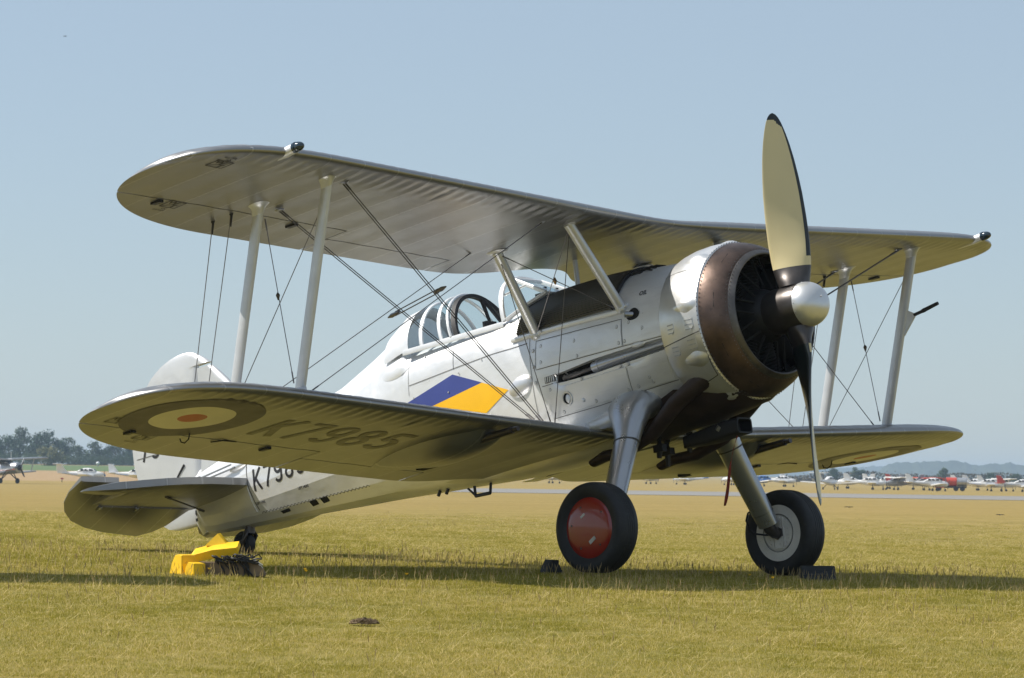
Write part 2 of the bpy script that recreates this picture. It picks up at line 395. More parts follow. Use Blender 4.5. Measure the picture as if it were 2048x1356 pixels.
tag(plane, 'large silver biplane fighter with radial engine and two-bladed cream propeller parked on the grass', 'biplane')
def part(name, mb, mats, smooth=35, parent=None, kind=None):
    return build(name, mb, mats, parent or plane, smooth, kind)

# ---------------------------------------------------------------- wings
TAN = math.tan(math.radians(3.0))
HS = 5.14
def w_x(y, dx, low):
    hs = ((5.22 if y < 0 else 5.02) if low else (5.14 if y < 0 else 5.07))
    a = abs(y); s = min(1.0, max(0.0, (a - 3.6) / (hs - 3.6))); sh = .136 if low else .068
    le = -1.165 - (.815 + sh) * (1 - max(0.0, 1 - s ** 3.6) ** .34)
    te = -3.04 + (1.06 - sh) * (1 - max(0.0, 1 - s ** 2.1) ** .5)
    if low: te += .30 * math.exp(-((max(a, .4) - .4) / .42) ** 2)
    else: te += .45 * math.exp(-(a / .55) ** 2.2)
    return le + dx, te + dx
def w_inc(y, low):
    k = math.tanh(y * 1.5)          # the two sides are rigged slightly differently
    return math.radians((2.9 - .6 * k) if low else (3.25 - .45 * k))
def w_nose(y, low):
    a = math.sqrt(y * y + .09) if not low else abs(y)
    tip = -.022 * min(1, max(0, (abs(y) - 3.6) / 1.5)) ** 2 * (1 if y < 0 and not low else 0)
    return tip + ((-.566 + .020 * (y > 0) + (a - 3.71) * TAN) if low else (1.158 + (a - 3.72) * TAN))
def w_pt(y, x, up, low, off=0.0):
    """point of the wing's upper or lower surface above/below (x, y)"""
    dx = -.57 if low else 0.0
    le, te = w_x(y, dx, low); c = max(1e-6, le - te)
    t = min(1.0, max(0.0, (le - x) / c))
    th = 5 * .100 * (.2969 * math.sqrt(t) - .126 * t - .3516 * t * t + .2843 * t ** 3 - .1036 * t ** 4)
    cb = .035 / .16 * (.8 * t - t * t) if t < .4 else .035 / .36 * (.2 + .8 * t - t * t)
    cc = min(c, 1.9)
    z = w_nose(y, low) - (-1.165 + dx - x) * math.tan(w_inc(y, low)) + cc * (cb + (th if up else -th))
    # fabric sags between the ribs; half ribs stiffen the nose
    sag = .0035 * math.sin(PI * y / .36) ** 2 * (1 if t > .14 else 0.35) * min(1, t * 8) * min(1, (1 - t) * 5)
    nose = .009 * math.sin(PI * y / .12) ** 2 * (smooth01((t - .015) / .05) - smooth01((t - .115) / .03))
    z += (-1 if up else 1) * (sag + nose)
    return np.array((x, y, z + (off if up else -off)))
def smooth01(t): t = min(1.0, max(0.0, t)); return t * t * (3 - 2 * t)
def w_section(y, low, xa, xb, n=22):
    """closed loop between chordwise positions xa (front) and xb (rear)"""
    t = (1 - np.cos(np.linspace(0, PI, n))) / 2 if xa is None else np.linspace(0, 1, n)
    dx = -.57 if low else 0.0
    le, te = w_x(y, dx, low); a = le if xa is None else min(xa, le)
    b = te if xb is None else max(xb, te)
    if xa is None: t = t ** 1.25
    xs_ = a + (b - a) * t
    up = [w_pt(y, x, True, low) for x in xs_[::-1]]; lo = [w_pt(y, x, False, low) for x in xs_]
    return up + lo
YA0, YF0 = 2.565, 1.14            # aileron and flap inner ends
def hinge(a, low):
    d = -.57 if low else 0
    if a >= YA0: return -2.47 + d
    if a >= YF0: return -2.715 + d
    return None
def wing(low):
    dx = -.57 if low else 0
    def stations(a, b):
        n = max(2, int((b - a) / .02)); return list(np.linspace(a, b, n))
    def half(s):
        hs = ((5.22 if s < 0 else 5.02) if low else (5.14 if s < 0 else 5.07)); yt = 4.0
        while w_x(s * yt, dx, low)[1] < -2.475 + dx and yt < hs - .03: yt += .002       # where the aileron meets the tip curve
        tipst = list(yt + (hs - yt) * (1 - (1 - np.linspace(.02, 1, 16)) ** 2)); y_in = .40 if low else 0.0
        return yt, [(s * y, None) for y in stations(y_in, YF0 - .001)] + [(s * y, hinge(YF0, low)) for y in stations(YF0, YA0 - .001)] + \
            [(s * y, hinge(YA0, low)) for y in stations(YA0, yt)] + [(s * y, None) for y in tipst]
    ytS, hS = half(-1); ytP, hP = half(1)
    if low:
        ws = []
        for h in (hS, hP):
            mb = MB(); mb.grid([w_section(y, low, None, xb) for y, xb in h], cv=True, capu=True); ws.append(part('lower_wing', mb, M['fabric'], 50))
    else:
        mb = MB(); mb.grid([w_section(y, low, None, xb) for y, xb in hS[::-1] + hP[1:]], cv=True); ws = [part('upper_wing', mb, M['fabric'], 50)] * 2
    for s, wo, yt in zip((-1, 1), ws, (ytS, ytP)):
        mb = MB(); mb.grid([w_section(s * y, low, hinge(YA0, low) - .014, None, 9) for y in stations(YA0 + .008, yt - .01)], cv=True, capu=True)
        part('aileron', mb, M['fabric'], 50, wo)
        mb = MB(); mb.grid([w_section(s * y, low, hinge(YF0, low) - .012, None, 8) for y in stations(YF0 + .008, YA0 - .008)], cv=True, capu=True)
        part('flap', mb, M['fabric'], 50, wo)
        for y, x in ((4.53, -2.55), (3.1, -2.56)):
            p = w_pt(s * y, x + dx, False, low); mb = MB(); mb.box(p + (0, 0, -.008), (.10, .05, .018)); part('hinge_bracket', mb, M['dark'], 35, wo)
    return ws
UW = wing(False); LW = wing(True)

# ---------------------------------------------------------------- lettering and markings: flat paint films laid on the skin
def arc(cx, cy, rx, ry, a0, a1, n=10):
    return [(cx + rx * math.cos(math.radians(a)), cy + ry * math.sin(math.radians(a))) for a in np.linspace(a0, a1, n)]
GL = {'K': [[(.08, 0), (.08, 1)], [(.58, 1), (.10, .42)], [(.22, .56), (.60, 0)]],
      '7': [[(.02, .93), (.56, .93), (.20, 0)]],
      '9': [arc(.3, .70, .23, .24, 0, 360, 20), [(.53, .70)] + [(.53, .28)] + arc(.3, .27, .23, .21, 0, -155, 10)],
      '8': [arc(.3, .75, .20, .19, 0, 360, 18), arc(.3, .28, .235, .22, 0, 360, 20)],
      '5': [[(.54, .93), (.10, .93), (.08, .55)] + arc(.29, .31, .24, .26, 125, -150, 14)]}
def strip(pts, wd, step=.06):
    q = [np.array(pts[0])]
    for a, b in zip(pts[:-1], pts[1:]):
        a, b = np.array(a), np.array(b); k = max(1, int(np.linalg.norm(b - a) / step))
        q += [a + (b - a) * i / k for i in range(1, k + 1)]
    closed = np.linalg.norm(q[0] - q[-1]) < 1e-6; out = []
    for i, p in enumerate(q):
        a = q[i - 1] if i else (q[-2] if closed else q[0]); b = q[i + 1] if i < len(q) - 1 else (q[1] if closed else q[-1])
        if i in (0, len(q) - 1) and not closed: t = (b - a)
        else:
            t = (b - p) / max(1e-9, np.linalg.norm(b - p)) + (p - a) / max(1e-9, np.linalg.norm(p - a))
        t /= max(1e-9, np.linalg.norm(t)); nrm = np.array((-t[1], t[0])); out.append((p - nrm * wd / 2, p + nrm * wd / 2))
    return out
def glyphs(mb, text, fn, h, pitch, wd=.12, asp=1.0):
    """fn(u, v) -> point on the skin, u along the line of text, v up the letter, in metres"""
    for i, ch in enumerate(text):
        for st in GL[ch]:
            r = strip([(a * asp, b) for a, b in st], wd)
            mb.grid([[fn(i * pitch + a[0] * h, a[1] * h) for a in pr] for pr in r])
def font_marks(mb, text, fn, size, bold=.02):
    cu = bpy.data.curves.new('t', 'FONT'); cu.body = text; cu.size = size; cu.resolution_u = 2; cu.offset = size * bold
    ob = bpy.data.objects.new('t', cu); me = bpy.data.meshes.new_from_object(ob)
    mb.add([fn(v.co.x, v.co.y) for v in me.vertices], [tuple(p.vertices) for p in me.polygons])
    bpy.data.objects.remove(ob); bpy.data.curves.remove(cu); bpy.data.meshes.remove(me)
def under(s, x0, y0, low, ang=0.0, flip=1):
    """text on a wing's underside: u runs towards the centreline on the starboard wing, v towards the nose"""
    ca, sa = math.cos(ang), math.sin(ang)
    return lambda u, v: w_pt(y0 + (u * ca - v * sa), x0 + (u * sa + v * ca), False, low, .003)
for s in (-1, 1):
    mb = MB()
    y0 = -3.60 if s < 0 else 2.08 - .0
    if s < 0: glyphs(mb, 'K7985', under(s, -2.80, y0, True), .52, .305, .135, .70); part('serial_number', mb, M['underletter'], 0, LW[0])
    for nm, r0, r1, mt in (('roundel_blue_ring', .325, .545, 'ro_blue'), ('roundel_white_ring', .112, .325, 'ro_white'), ('roundel_red_spot', 0, .112, 'ro_red')):
        mb = MB(); P = []
        for r in np.linspace(max(r0, .004), r1, 7):
            P.append([w_pt(s * 4.38 + r * math.cos(a), (-2.55 if s < 0 else -2.82) + (1.1 if s < 0 else 1.0) * r * math.sin(a), False, True, .0035) for a in np.linspace(0, 2 * PI, 73)[:-1]])
        mb.grid(P, cv=True)
        part(nm, mb, M[mt], 0, LW[0 if s < 0 else 1])
def stencil(s, x, y, low, par, aft=False, size=.155):
    mb = MB(); fn0 = under(s, x, y, low)
    fn = (lambda u, v: fn0(u, v)) if not aft else (lambda u, v: fn0(-u, -v) if False else fn0(u, v))
    for a, b in (((0, 0), (size, 0)), ((size, 0), (size, size)), ((size, size), (0, size)), ((0, size), (0, 0)), ((0, 0), (size, size))):
        mb.grid([[fn(*q) for q in pr] for pr in strip([a, b], .010, .04)])
    font_marks(mb, 'W', lambda u, v: fn(.010 + u, .084 + v), .088, .035); font_marks(mb, 'T', lambda u, v: fn(.080 + u, .012 + v), .088, .035)
    o = -.05 if aft else .172
    font_marks(mb, 'CX', lambda u, v: fn(.055 + u, o + v), .034)
    font_marks(mb, 'G3/1022', lambda u, v: fn(.0 + u, (o - .042 if aft else o + .04) + v), .034)
    part('stencil_box', mb, M['letter'], 0, par)
stencil(-1, -1.645, -4.825, False, UW[0]); stencil(-1, -2.625, -4.445, False, UW[0], True)
stencil(-1, -2.95, -4.93, True, LW[0]); stencil(-1, -3.27, -4.39, True, LW[0], True)

# ---------------------------------------------------------------- fuselage
def fus_section(x, n=22):
    top, bot, hw, zc, nt_, nb = fprof(x); b = min(1, max(0, (-x - 4.3) / .5))
    vv = np.sort(np.concatenate([VL[1:-1], np.sin(np.linspace(-PI / 2, PI / 2, 2 * n + 1))]))
    zs = np.sort(np.concatenate([[zc + v * ((top - zc) if v >= 0 else (zc - bot)) for v in vv], CH_Z(x) + CH_W(x) * np.array([-1.12, -1.0, -.97, -.85, -.6, -.25, .1, .4, .7, .9, .97, 1.0, 1.12])]))
    st = [(-fus_y(x, z), z) for z in zs]
    return [np.array((x, y, z)) for y, z in st] + [np.array((x, -y, z)) for y, z in st[::-1]]
mb = MB()
fx = sorted(set([round(q, 3) for q in list(np.linspace(-.90, -4.10, 65)) + [-4.12, -4.16] + list(np.linspace(-4.2, -7.37, 54))]), reverse=True)
mb.grid([fus_section(x) for x in fx], cv=True, capu=True)
fus = part('fuselage', mb, M['metal'], 40)
bm = bmesh.new(); bm.from_mesh(fus.data)          # the fabric aft of the cockpit breaks over its stringers
for e in bm.edges:
    if max(v.co.x for v in e.verts) + BASE[0] < -4.55 and len(e.link_faces) == 2 and abs(e.verts[0].co.x - e.verts[1].co.x) > .01 and e.calc_face_angle() > math.radians(4.5): e.smooth = False
bm.to_mesh(fus.data); bm.free()
def side(x, z, s=-1, off=.004): return np.array((x, s * (fus_y(x, z) + off), z))
def skin_pt(x, z, s=-1, off=0.0): return np.array((x, s * (fus_y(x, z, True) + off), z))
def side_patch(mb, quad, off=.006, nu=14, nv=6, s=-1, rim=True):
    """raised sheet over the fuselage side; quad corners (x, z): UL, LL, LR, UR"""
    q = [np.array(c) for c in quad]; P = []
    for i in range(nu + 1):
        u = i / nu; row = []
        for j in range(nv + 1):
            v = j / nv; p = (1 - u) * ((1 - v) * q[0] + v * q[1]) + u * ((1 - v) * q[3] + v * q[2]); row.append(side(p[0], p[1], s, off))
        P.append(row)
    mb.grid(P)
    if rim:
        edge = [P[i][0] for i in range(nu + 1)] + [P[nu][j] for j in range(1, nv + 1)] + [P[i][nv] for i in range(nu - 1, -1, -1)] + [P[0][j] for j in range(nv - 1, 0, -1)]
        mb.grid([edge, [p + (0, -s * (off + .004), 0) for p in edge]], cv=True)
def seam(mb, pts, wd=.0048, off=.0035, s=-1, n=10):
    """narrow dark gap following the fuselage side through (x, z) points"""
    q = strip(pts, wd, .06); mb.grid([[side(a[0], a[1], s, off) for a in pr] for pr in q])
for s in (-1, 1):
    for quad in ([(-2.405, .185), (-2.428, -.047), (-1.395, -.060), (-1.392, .155)], [(-1.372, .158), (-1.376, -.058), (-.905, -.068), (-.93, .185)],
                 [(-2.385, -.215), (-2.316, -.482), (-1.430, -.450), (-1.398, -.198)], [(-1.380, -.197), (-1.411, -.449), (-.985, -.425), (-.94, -.190)]):
        mb = MB(); side_patch(mb, quad, .007, s=s); part('side_panel', mb, M['metal'], 35, fus)
    mb = MB()
    seam(mb, [(-2.42, .195), (-2.44, -.052), (-1.385, -.067), (-.9, -.074)], s=s); seam(mb, [(-2.42, .195), (-1.384, .164)], s=s); seam(mb, [(-1.384, .164), (-1.387, -.066)], s=s)
    seam(mb, [(-2.39, -.207), (-1.388, -.190), (-.92, -.180)], s=s); seam(mb, [(-1.388, -.19), (-1.42, -.455)], s=s); seam(mb, [(-2.34, -.493), (-1.80, -.483), (-1.30, -.452), (-.95, -.43)], s=s)
    seam(mb, [(-4.05, .138), (-3.468, .172), (-2.95, .197), (-2.53, .200)], s=s, wd=.006); seam(mb, [(-3.466, .44), (-3.463, .165)], s=s, wd=.005); seam(mb, [(-4.05, .43), (-4.06, .05)], s=s, wd=.004)
    seam(mb, [(-2.50, .30), (-2.50, -.42)], s=s, wd=.005)
    seam(mb, [(-6.52, .02), (-6.50, -.30), (-6.42, -.55)], s=s, wd=.010)
    part('panel_gap', mb, M['seam'], 0, fus, 'stuff')
    # turn-button fasteners
    mb = MB()
    for x, z in ((-2.36, .14), (-2.37, .0), (-1.44, .11), (-1.43, -.03), (-1.36, -.03), (-1.95, .10), (-1.93, -.035), (-2.46, .12), (-2.46, -.02), (-2.46, -.16),
                 (-2.30, -.25), (-1.92, -.235), (-1.46, -.22), (-1.37, -.22), (-1.45, -.42), (-1.34, -.41), (-2.2, -.46), (-1.82, -.44), (-1.20, -.36), (-1.18, -.40), (-1.15, .04), (-1.3, .12),
                 (-3.85, .36), (-2.75, .42), (-3.1, .18), (-3.55, -.02), (-4.0, .02), (-3.4, .12)):
        big = x > -2.5; r = .017 if big else .008
        c = side(x, z, s, .0085); ring = []
        for k in range(10):
            a = 2 * PI * k / 10; ring.append((x + r * math.cos(a), z + r * math.sin(a)))
        P0 = [side(a, b, s, .007 if not big else .0075) for a, b in ring]; P1 = [side(x + (a - x) * .75, z + (b - z) * .75, s, .0115) for a, b in ring]
        mb.grid([P0, P1], cv=True, mat=0); mb.add(P1, [tuple(range(10))], 1)
        P2 = [side(x + (a - x) * .22, z + (b - z) * .5, s, .0122) for a, b in ring]; mb.add(P2, [tuple(range(10))], 0)
    part('fastener_set', mb, [M['fast'], M['metal']], 0, fus, 'stuff')
    # blue and yellow squadron diamond
    mb = MB(); side_patch(mb, [(-3.481, .124), (-4.15, -.02), (-3.80, -.100), (-3.120, -.020)], .0035, 12, 8, s, False); part('blue_band', mb, M['blue'], 0, fus)
    mb = MB(); side_patch(mb, [(-3.120, -.021), (-3.80, -.101), (-3.125, -.296), (-2.804, -.148)], .0036, 12, 8, s, False); part('yellow_band', mb, M['yellow'], 0, fus)
    # fuselage serial
    mb = MB()
    if s < 0: glyphs(mb, 'K7985', lambda u, v: side(-6.415 + u, -.376 + .05 * u + v, -1, .0035), .205, .167, .13, 1.0)
    else: glyphs(mb, 'K7985', lambda u, v: side(-5.65 - u, -.338 - .05 * u + v, 1, .0035), .205, .167, .13, 1.0)
    part('serial_number', mb, M['letter'], 0, fus)
    mb = MB()
    if s < 0:
        for tx, x, z, sz in (('LIFT HERE', -5.78, -.475, .035), ('LIFT HERE', -6.43, -.50, .03), ('OIL', -1.22, .33, .055)):
            mb = MB(); font_marks(mb, tx, lambda u, v: side(x + u, z + v, -1, .003), sz); part('stencil_text', mb, M['letter'], 0, fus)
    # gun trough: black patch as the slot's shade, gun body, tapering blast tube towards the cowling
    mb = MB(); side_patch(mb, [(-2.21, -.142), (-2.21, -.208), (-1.77, -.214), (-1.77, -.108)], .0022, 16, 12, s, False); part('gun_slot', mb, M['hole'], 0, fus)
    mb = MB(); mb.tube([skin_pt(-2.15, -.180, s, -.034), skin_pt(-2.0, -.176, s, -.030), skin_pt(-1.95, -.174, s, -.028), skin_pt(-1.80, -.166, s, -.028)], [.022, .024, .018, .016], 10, 0); part('machine_gun', mb, M['gun'], 35, fus)
    mb = MB(); mb.tube([skin_pt(-1.775, -.163, s, -.030), skin_pt(-1.70, -.160, s, -.026), skin_pt(-1.45, -.151, s, -.026), skin_pt(-1.2, -.143, s, -.026), skin_pt(-.90, -.133, s, -.024)], [.046, .044, .038, .034, .031], 16, 0); part('blast_tube', mb, M['leg'], 60, fus)
    mb = MB(); mb.tube([skin_pt(-1.715, -.161, s, -.027), skin_pt(-1.70, -.160, s, -.027)], [.049, .049], 16); part('tube_collar', mb, M['leg'], 35, fus)
    mb = MB(); mb.ball(skin_pt(-1.22, -.085, s, -.004), (.075, .016, .026), 12, 8); part('gun_bulge', mb, M['metal'], 60, fus)
    for k in range(6):
        mb = MB(); x = -2.335 + .023 * k; side_patch(mb, [(x, -.137), (x, -.186), (x + .009, -.184), (x + .009, -.135)], .010, 1, 3, s); part('louvre', mb, M['metal2'], 30, fus)
    mb = MB(); side_patch(mb, [(-2.345, -.134), (-2.348, -.19), (-2.205, -.186), (-2.203, -.132)], .0045, 4, 2, s, False); part('louvre_backing', mb, M['seam'], 0, fus)
    # round inspection vent
    mb = MB(); ring = lambda r, o: [side(-2.122 + r * math.cos(a), -.360 + r * math.sin(a), s, o) for a in np.linspace(0, 2 * PI, 25)[:-1]]
    mb.grid([ring(.062, .007), ring(.058, .015), ring(.046, .015), ring(.043, .007)], cv=True); part('vent_ring', mb, M['metal2'], 35, fus)
    mb = MB(); mb.add(ring(.044, .009), [tuple(range(24))]); part('vent_opening', mb, M['hole'], 0, fus)
    mb = MB(); mb.ball(side(-2.110, -.360, s, .008), (.030, .012, .040), 12, 8); part('vent_scoop', mb, M['metal'], 60, fus)
    # upper exhaust stub in its heart-shaped opening
    mb = MB(); mb.add([side(-1.25 + .070 * math.cos(a) * (1 - .25 * math.sin(a)), .180 + .052 * math.sin(a), s, .008) for a in np.linspace(0, 2 * PI, 21)[:-1]], [tuple(range(20))]); part('stub_opening', mb, M['hole'], 0, fus)
    mb = MB(); mb.tube([side(-1.23, .17, s, -.05), side(-1.31, .185, s, .045)], .026, 12, caps=False); mb.tube([side(-1.31, .185, s, .045), side(-1.23, .17, s, -.04)], .019, 12, caps=False); part('stub_pipe', mb, M['steel'], 35, fus)
    # teardrop blister
    mb = MB(); Rb = np.array(((.97, 0, -.24), (0, 1, 0), (.24, 0, .97)))
    mb.ball(side(-2.64, -.148, s, -.006), (.155, .046, .088), 18, 12, M=Rb); part('blister', mb, M['metal2'], 60, fus)
    mb = MB(); P = []
    for r in np.linspace(.02, 1, 6): P.append([side(-4.21 + .20 * r * math.cos(a) * (1.1 if math.cos(a) < 0 else .9), .325 + .085 * r * math.sin(a) + .03 * r * math.cos(a), s, .002 + .014 * (1 - r * r)) for a in np.linspace(0, 2 * PI, 29)[:-1]])
    mb.grid(P, cv=True); part('access_fairing', mb, M['metal'], 40, fus)
    mb = MB(); mb.ball(side(-1.95, -.405, s, .006), (.020, .014, .02), 10, 6); part('rivet_dome', mb, M['metal'], 60, fus)
    # footholds low on the rear fuselage
    for x in (-5.66, -5.50):
        mb = MB(); side_patch(mb, [(x - .05, -.595), (x - .045, -.64), (x + .05, -.635), (x + .055, -.59)], .004, 4, 3, s); part('foothold', mb, M['hole'], 0, fus)
    mb = MB(); side_patch(mb, [(-6.15, -.605), (-6.14, -.63), (-6.02, -.627), (-6.02, -.60)], .004, 4, 2, s); part('foothold', mb, M['hole'], 0, fus)
    # tail bay cover plate
    mb = MB(); side_patch(mb, [(-6.50, -.31), (-6.44, -.58), (-6.10, -.575), (-6.20, -.30)] if False else [(-6.86, -.30), (-6.83, -.585), (-6.46, -.56), (-6.52, -.28)], .005, 6, 5, s); part('tail_bay_panel', mb, M['metal'], 30, fus)

# saw-tooth edge of the belly skin
for s in (-1, 1):
    mb = MB(); pts = []
    for i in range(61):
        x = -6.4 + i * .026; pts.append((x, -.575 + (.008 if i % 2 else -.008) - (x + 6.4) * .020))
    seam(mb, pts, .006, .004, s); part('skin_lap', mb, M['seam'], 0, fus)

# surface oil cooler over the forward decking
mb = MB(); P = []
n_r = 132
for i in range(9):
    x = -1.50 - (2.66 - 1.50) * i / 8; top, bot, hw, zc, nn, nb = fprof(x); row = []
    a0 = math.asin(min(1, (.265 - zc) / (top - zc)) ** (nn / 2)) if False else None
    for j in range(n_r + 1):
        u = -1 + 2 * j / n_r
        # run over the arch from starboard rail to port rail
        zlow = .275 + .02 * i / 8; vl = (zlow - zc) / (top - zc); al = math.asin(vl ** (nn / 2)); a = al + (PI - 2 * al) * j / n_r
        v = math.sin(a) ** (2 / nn); yy = hw * abs(math.cos(a)) ** (2 / nn) * (-1 if a < PI / 2 else 1)
        nrm = np.array((0, math.copysign(1, yy) * abs(math.cos(a)), math.sin(a))); off = .020 + (.008 if j % 2 else 0)
        row.append(np.array((x, yy, zc + (top - zc) * v)) + nrm * off)
    P.append(row)
mb.grid(P)
for e in (0, 8): mb.grid([P[e], [p * np.array((1, .93, .93)) for p in P[e]]])
part('oil_cooler', mb, M['cooler'], 0)
for s in (-1, 1):
    mb = MB(); mb.tube([side(-2.72, .265, s, .014), side(-2.0, .255, s, .014), side(-1.42, .235, s, .014)], [.022, .022, .022], 8, asp=.6, ref=(0, 0, 1)); part('cooler_rail', mb, M['metal'], 35)
mb = MB(); P = []
for x, o in ((-1.47, .004), (-1.47, .030), (-1.50, .030), (-1.50, .0)):
    top, bot, hw, zc, nn, nb = fprof(x); row = []
    for a in np.linspace(.42, PI - .42, 40):
        yy = hw * abs(math.cos(a)) ** (2 / nn) * (-1 if a < PI / 2 else 1); row.append(np.array((x, yy, zc + (top - zc) * math.sin(a) ** (2 / nn))) + np.array((0, math.copysign(abs(math.cos(a)), yy), math.sin(a))) * o)
    P.append(row)
mb.grid(P); part('cooler_front_frame', mb, M['dark'], 35)
mb = MB()
for k, y in enumerate((-.28, -.22, -.16, -.10)):
    mb.tube([(-1.46, y, .632 - y * y * .7), (-1.42 - .02 * (k % 2), y + .01, .645 - y * y * .7), (-1.36, y + .02, .63 - y * y * .7)], [.014, .022, .014], 8); mb.tube([(-1.42, y, .64 - y * y * .7), (-1.36, y + .03, .66 - y * y * .7), (-1.25, y + .02, .63 - y * y * .7)], .007, 6)
part('pipe_union', mb, M['dark'], 35)
# small cross tube and hand grips between decking and centre section
mb = MB(); mb.tube([(-2.30, -.02, .66), (-2.30, -.02, .93)], .022, 10); part('gun_sight_post', mb, M['strut'])

# ---------------------------------------------------------------- cockpit: windscreen, sliding hood, rear glazing
mb = MB()
for a, b in (((-3.00, .375, .495), (-2.86, .385, .485)),): pass
def arch(x, zt, hw, zb, n=25, e=1.9, lean=0.0):
    out = []
    for t in np.linspace(0, PI, n):
        c, s_ = math.cos(t), math.sin(t); out.append(np.array((x + lean * s_, -math.copysign(abs(c) ** (2 / e), c) * hw, zb + (zt - zb) * abs(s_) ** (2 / e))))
    return out
ca = arch(-2.86, .895, .39, .47, 25, 2.3, -.09)
mb = MB(); mb.tube(ca, [.030] * 25, 8, asp=.55, ref=(1, 0, 0))
tl, tr = np.array((-2.90, -.17, .865)), np.array((-2.90, .17, .865)); bl, br = np.array((-2.47, -.245, .645)), np.array((-2.47, .245, .645))
for s in (-1, 1):
    t_, b_ = np.array((-2.91, .19 * s, .868)), np.array((-2.47, .245 * s, .650)); r_ = np.array((-2.83, .392 * s, .475)); m_ = np.array((-2.915, .335 * s, .705))
    mb.tube([t_, b_], .020, 6, asp=.6); mb.tube([b_, (b_ + r_) / 2 + (0, .02 * s, .0), r_], .020, 6); mb.tube([t_ * .55 + b_ * .45 - (0.0, 0, 0), m_ * .98 + b_ * .02], .012, 6)
mb.tube([bl, br], .018, 6); mb.tube([(-2.91, -.19, .868), (-2.91, .19, .868)], .018, 6)
part('windscreen_frame', mb, M['metal'])
mb = MB(); mb.add([(-2.905, -.18, .866), (-2.47, -.24, .650), (-2.47, .24, .650), (-2.905, .18, .866)], [(0, 1, 2, 3)]); part('windscreen_pane', mb, M['glass_tint'], 0)
mb = MB()
for y in (-.03, .12): mb.tube([(-2.68, y, .63), (-2.70, y + .03, .76)], .02, 6)
mb.box((-2.74, .05, .66), (.06, .22, .10)); part('gun_sight', mb, M['dark'])
for s in (-1, 1):
    b_ = np.array((-2.47, .245 * s, .650)); t_ = np.array((-2.91, .19 * s, .868)); r_ = np.array((-2.83, .392 * s, .475)); m_ = np.array((-2.93, .345 * s, .70))
    mb = MB(); mb.add([t_, b_, r_, m_], [(0, 1, 2, 3)]); part('side_pane', mb, M['glass'], 0)
mb = MB()
for s in (-1, 1): mb.grid([[np.array((x, s * (.385 + o), .468 - .01 * k)) for x in np.linspace(-2.86, -4.10, 12)] for k, o in ((0, -.015), (0, .020), (3, .026), (5, .024))])
part('cockpit_sill', mb, M['metal'])
mb = MB()
P = [arch(-3.42, .885, .385, .465, 25, 1.95, -.13), arch(-3.47, .885, .387, .465, 25, 1.95, -.13)]
mb.grid([[q * np.array((1, 1.01, 1)) + (0, 0, .004 * (q[2] > .5)) for q in P[0]], [q * np.array((1, 1.01, 1)) + (0, 0, .004 * (q[2] > .5)) for q in P[1]], [q * np.array((1, .925, 1)) - (0, 0, .028 * (q[2] > .5)) for q in P[1]], [q * np.array((1, .925, 1)) - (0, 0, .028 * (q[2] > .5)) for q in P[0]]], cu=True)
hood = part('hood_front_bow', mb, M['black'], 35)
mb = MB(); mb.tube(arch(-3.50, .893, .395, .465, 25, 1.95, -.13), .017, 8); part('hood_bow', mb, M['metal'])
mb = MB(); mb.tube([(-3.56, .10, .86), (-3.50, .12, .62), (-3.48, .10, .50)], [.022, .018, .03], 6, asp=.5); mb.tube([(-3.55, .12, .84), (-3.44, .33, .50)], .018, 6); mb.box((-3.49, .10, .545), (.05, .13, .17)); part('crash_brace', mb, M['black'])
def glazing(xa, xb, za, zb, ha, hb, la, lb, name='hood_pane'):
    mb = MB(); mb.grid([arch(xa, za, ha, .465, 25, 1.9, la), arch((xa + xb) / 2, (za + zb) / 2 + .006, (ha + hb) / 2, .465, 25, 1.9, (la + lb) / 2), arch(xb, zb, hb, .465, 25, 1.9, lb)]); part(name, mb, M['glass'], 60)
glazing(-3.50, -3.62, .890, .893, .392, .392, -.13, -.12)
mb = MB(); mb.tube(arch(-3.62, .897, .395, .465, 25, 1.9, -.12), [.022] * 25, 8, asp=.5, ref=(1, 0, 0)); part('hood_bow', mb, M['metal'])
glazing(-3.64, -3.86, .893, .888, .392, .385, -.12, -.06)
mb = MB(); mb.tube(arch(-3.87, .888, .39, .465, 25, 1.85, -.06), [.026] * 25, 8, asp=.45, ref=(1, 0, 0)); part('hood_bow', mb, M['metal'])
glazing(-3.89, -4.08, .885, .872, .383, .372, -.06, -.03)
mb = MB(); P = [arch(-4.05, .882, .385, .465, 25, 1.82, -.03), arch(-4.20, .862, .372, .44, 25, 1.82, -.03), arch(-4.40, .745, .345, .40, 25, 1.85, -.02)]; mb.grid(P); part('rear_fairing', mb, M['metal'], 40)
mb = MB(); mb.tube([(-4.55, 0, .62), (-4.56, 0, .70)], [.03, .02], 8); part('lift_eye', mb, M['steel'])

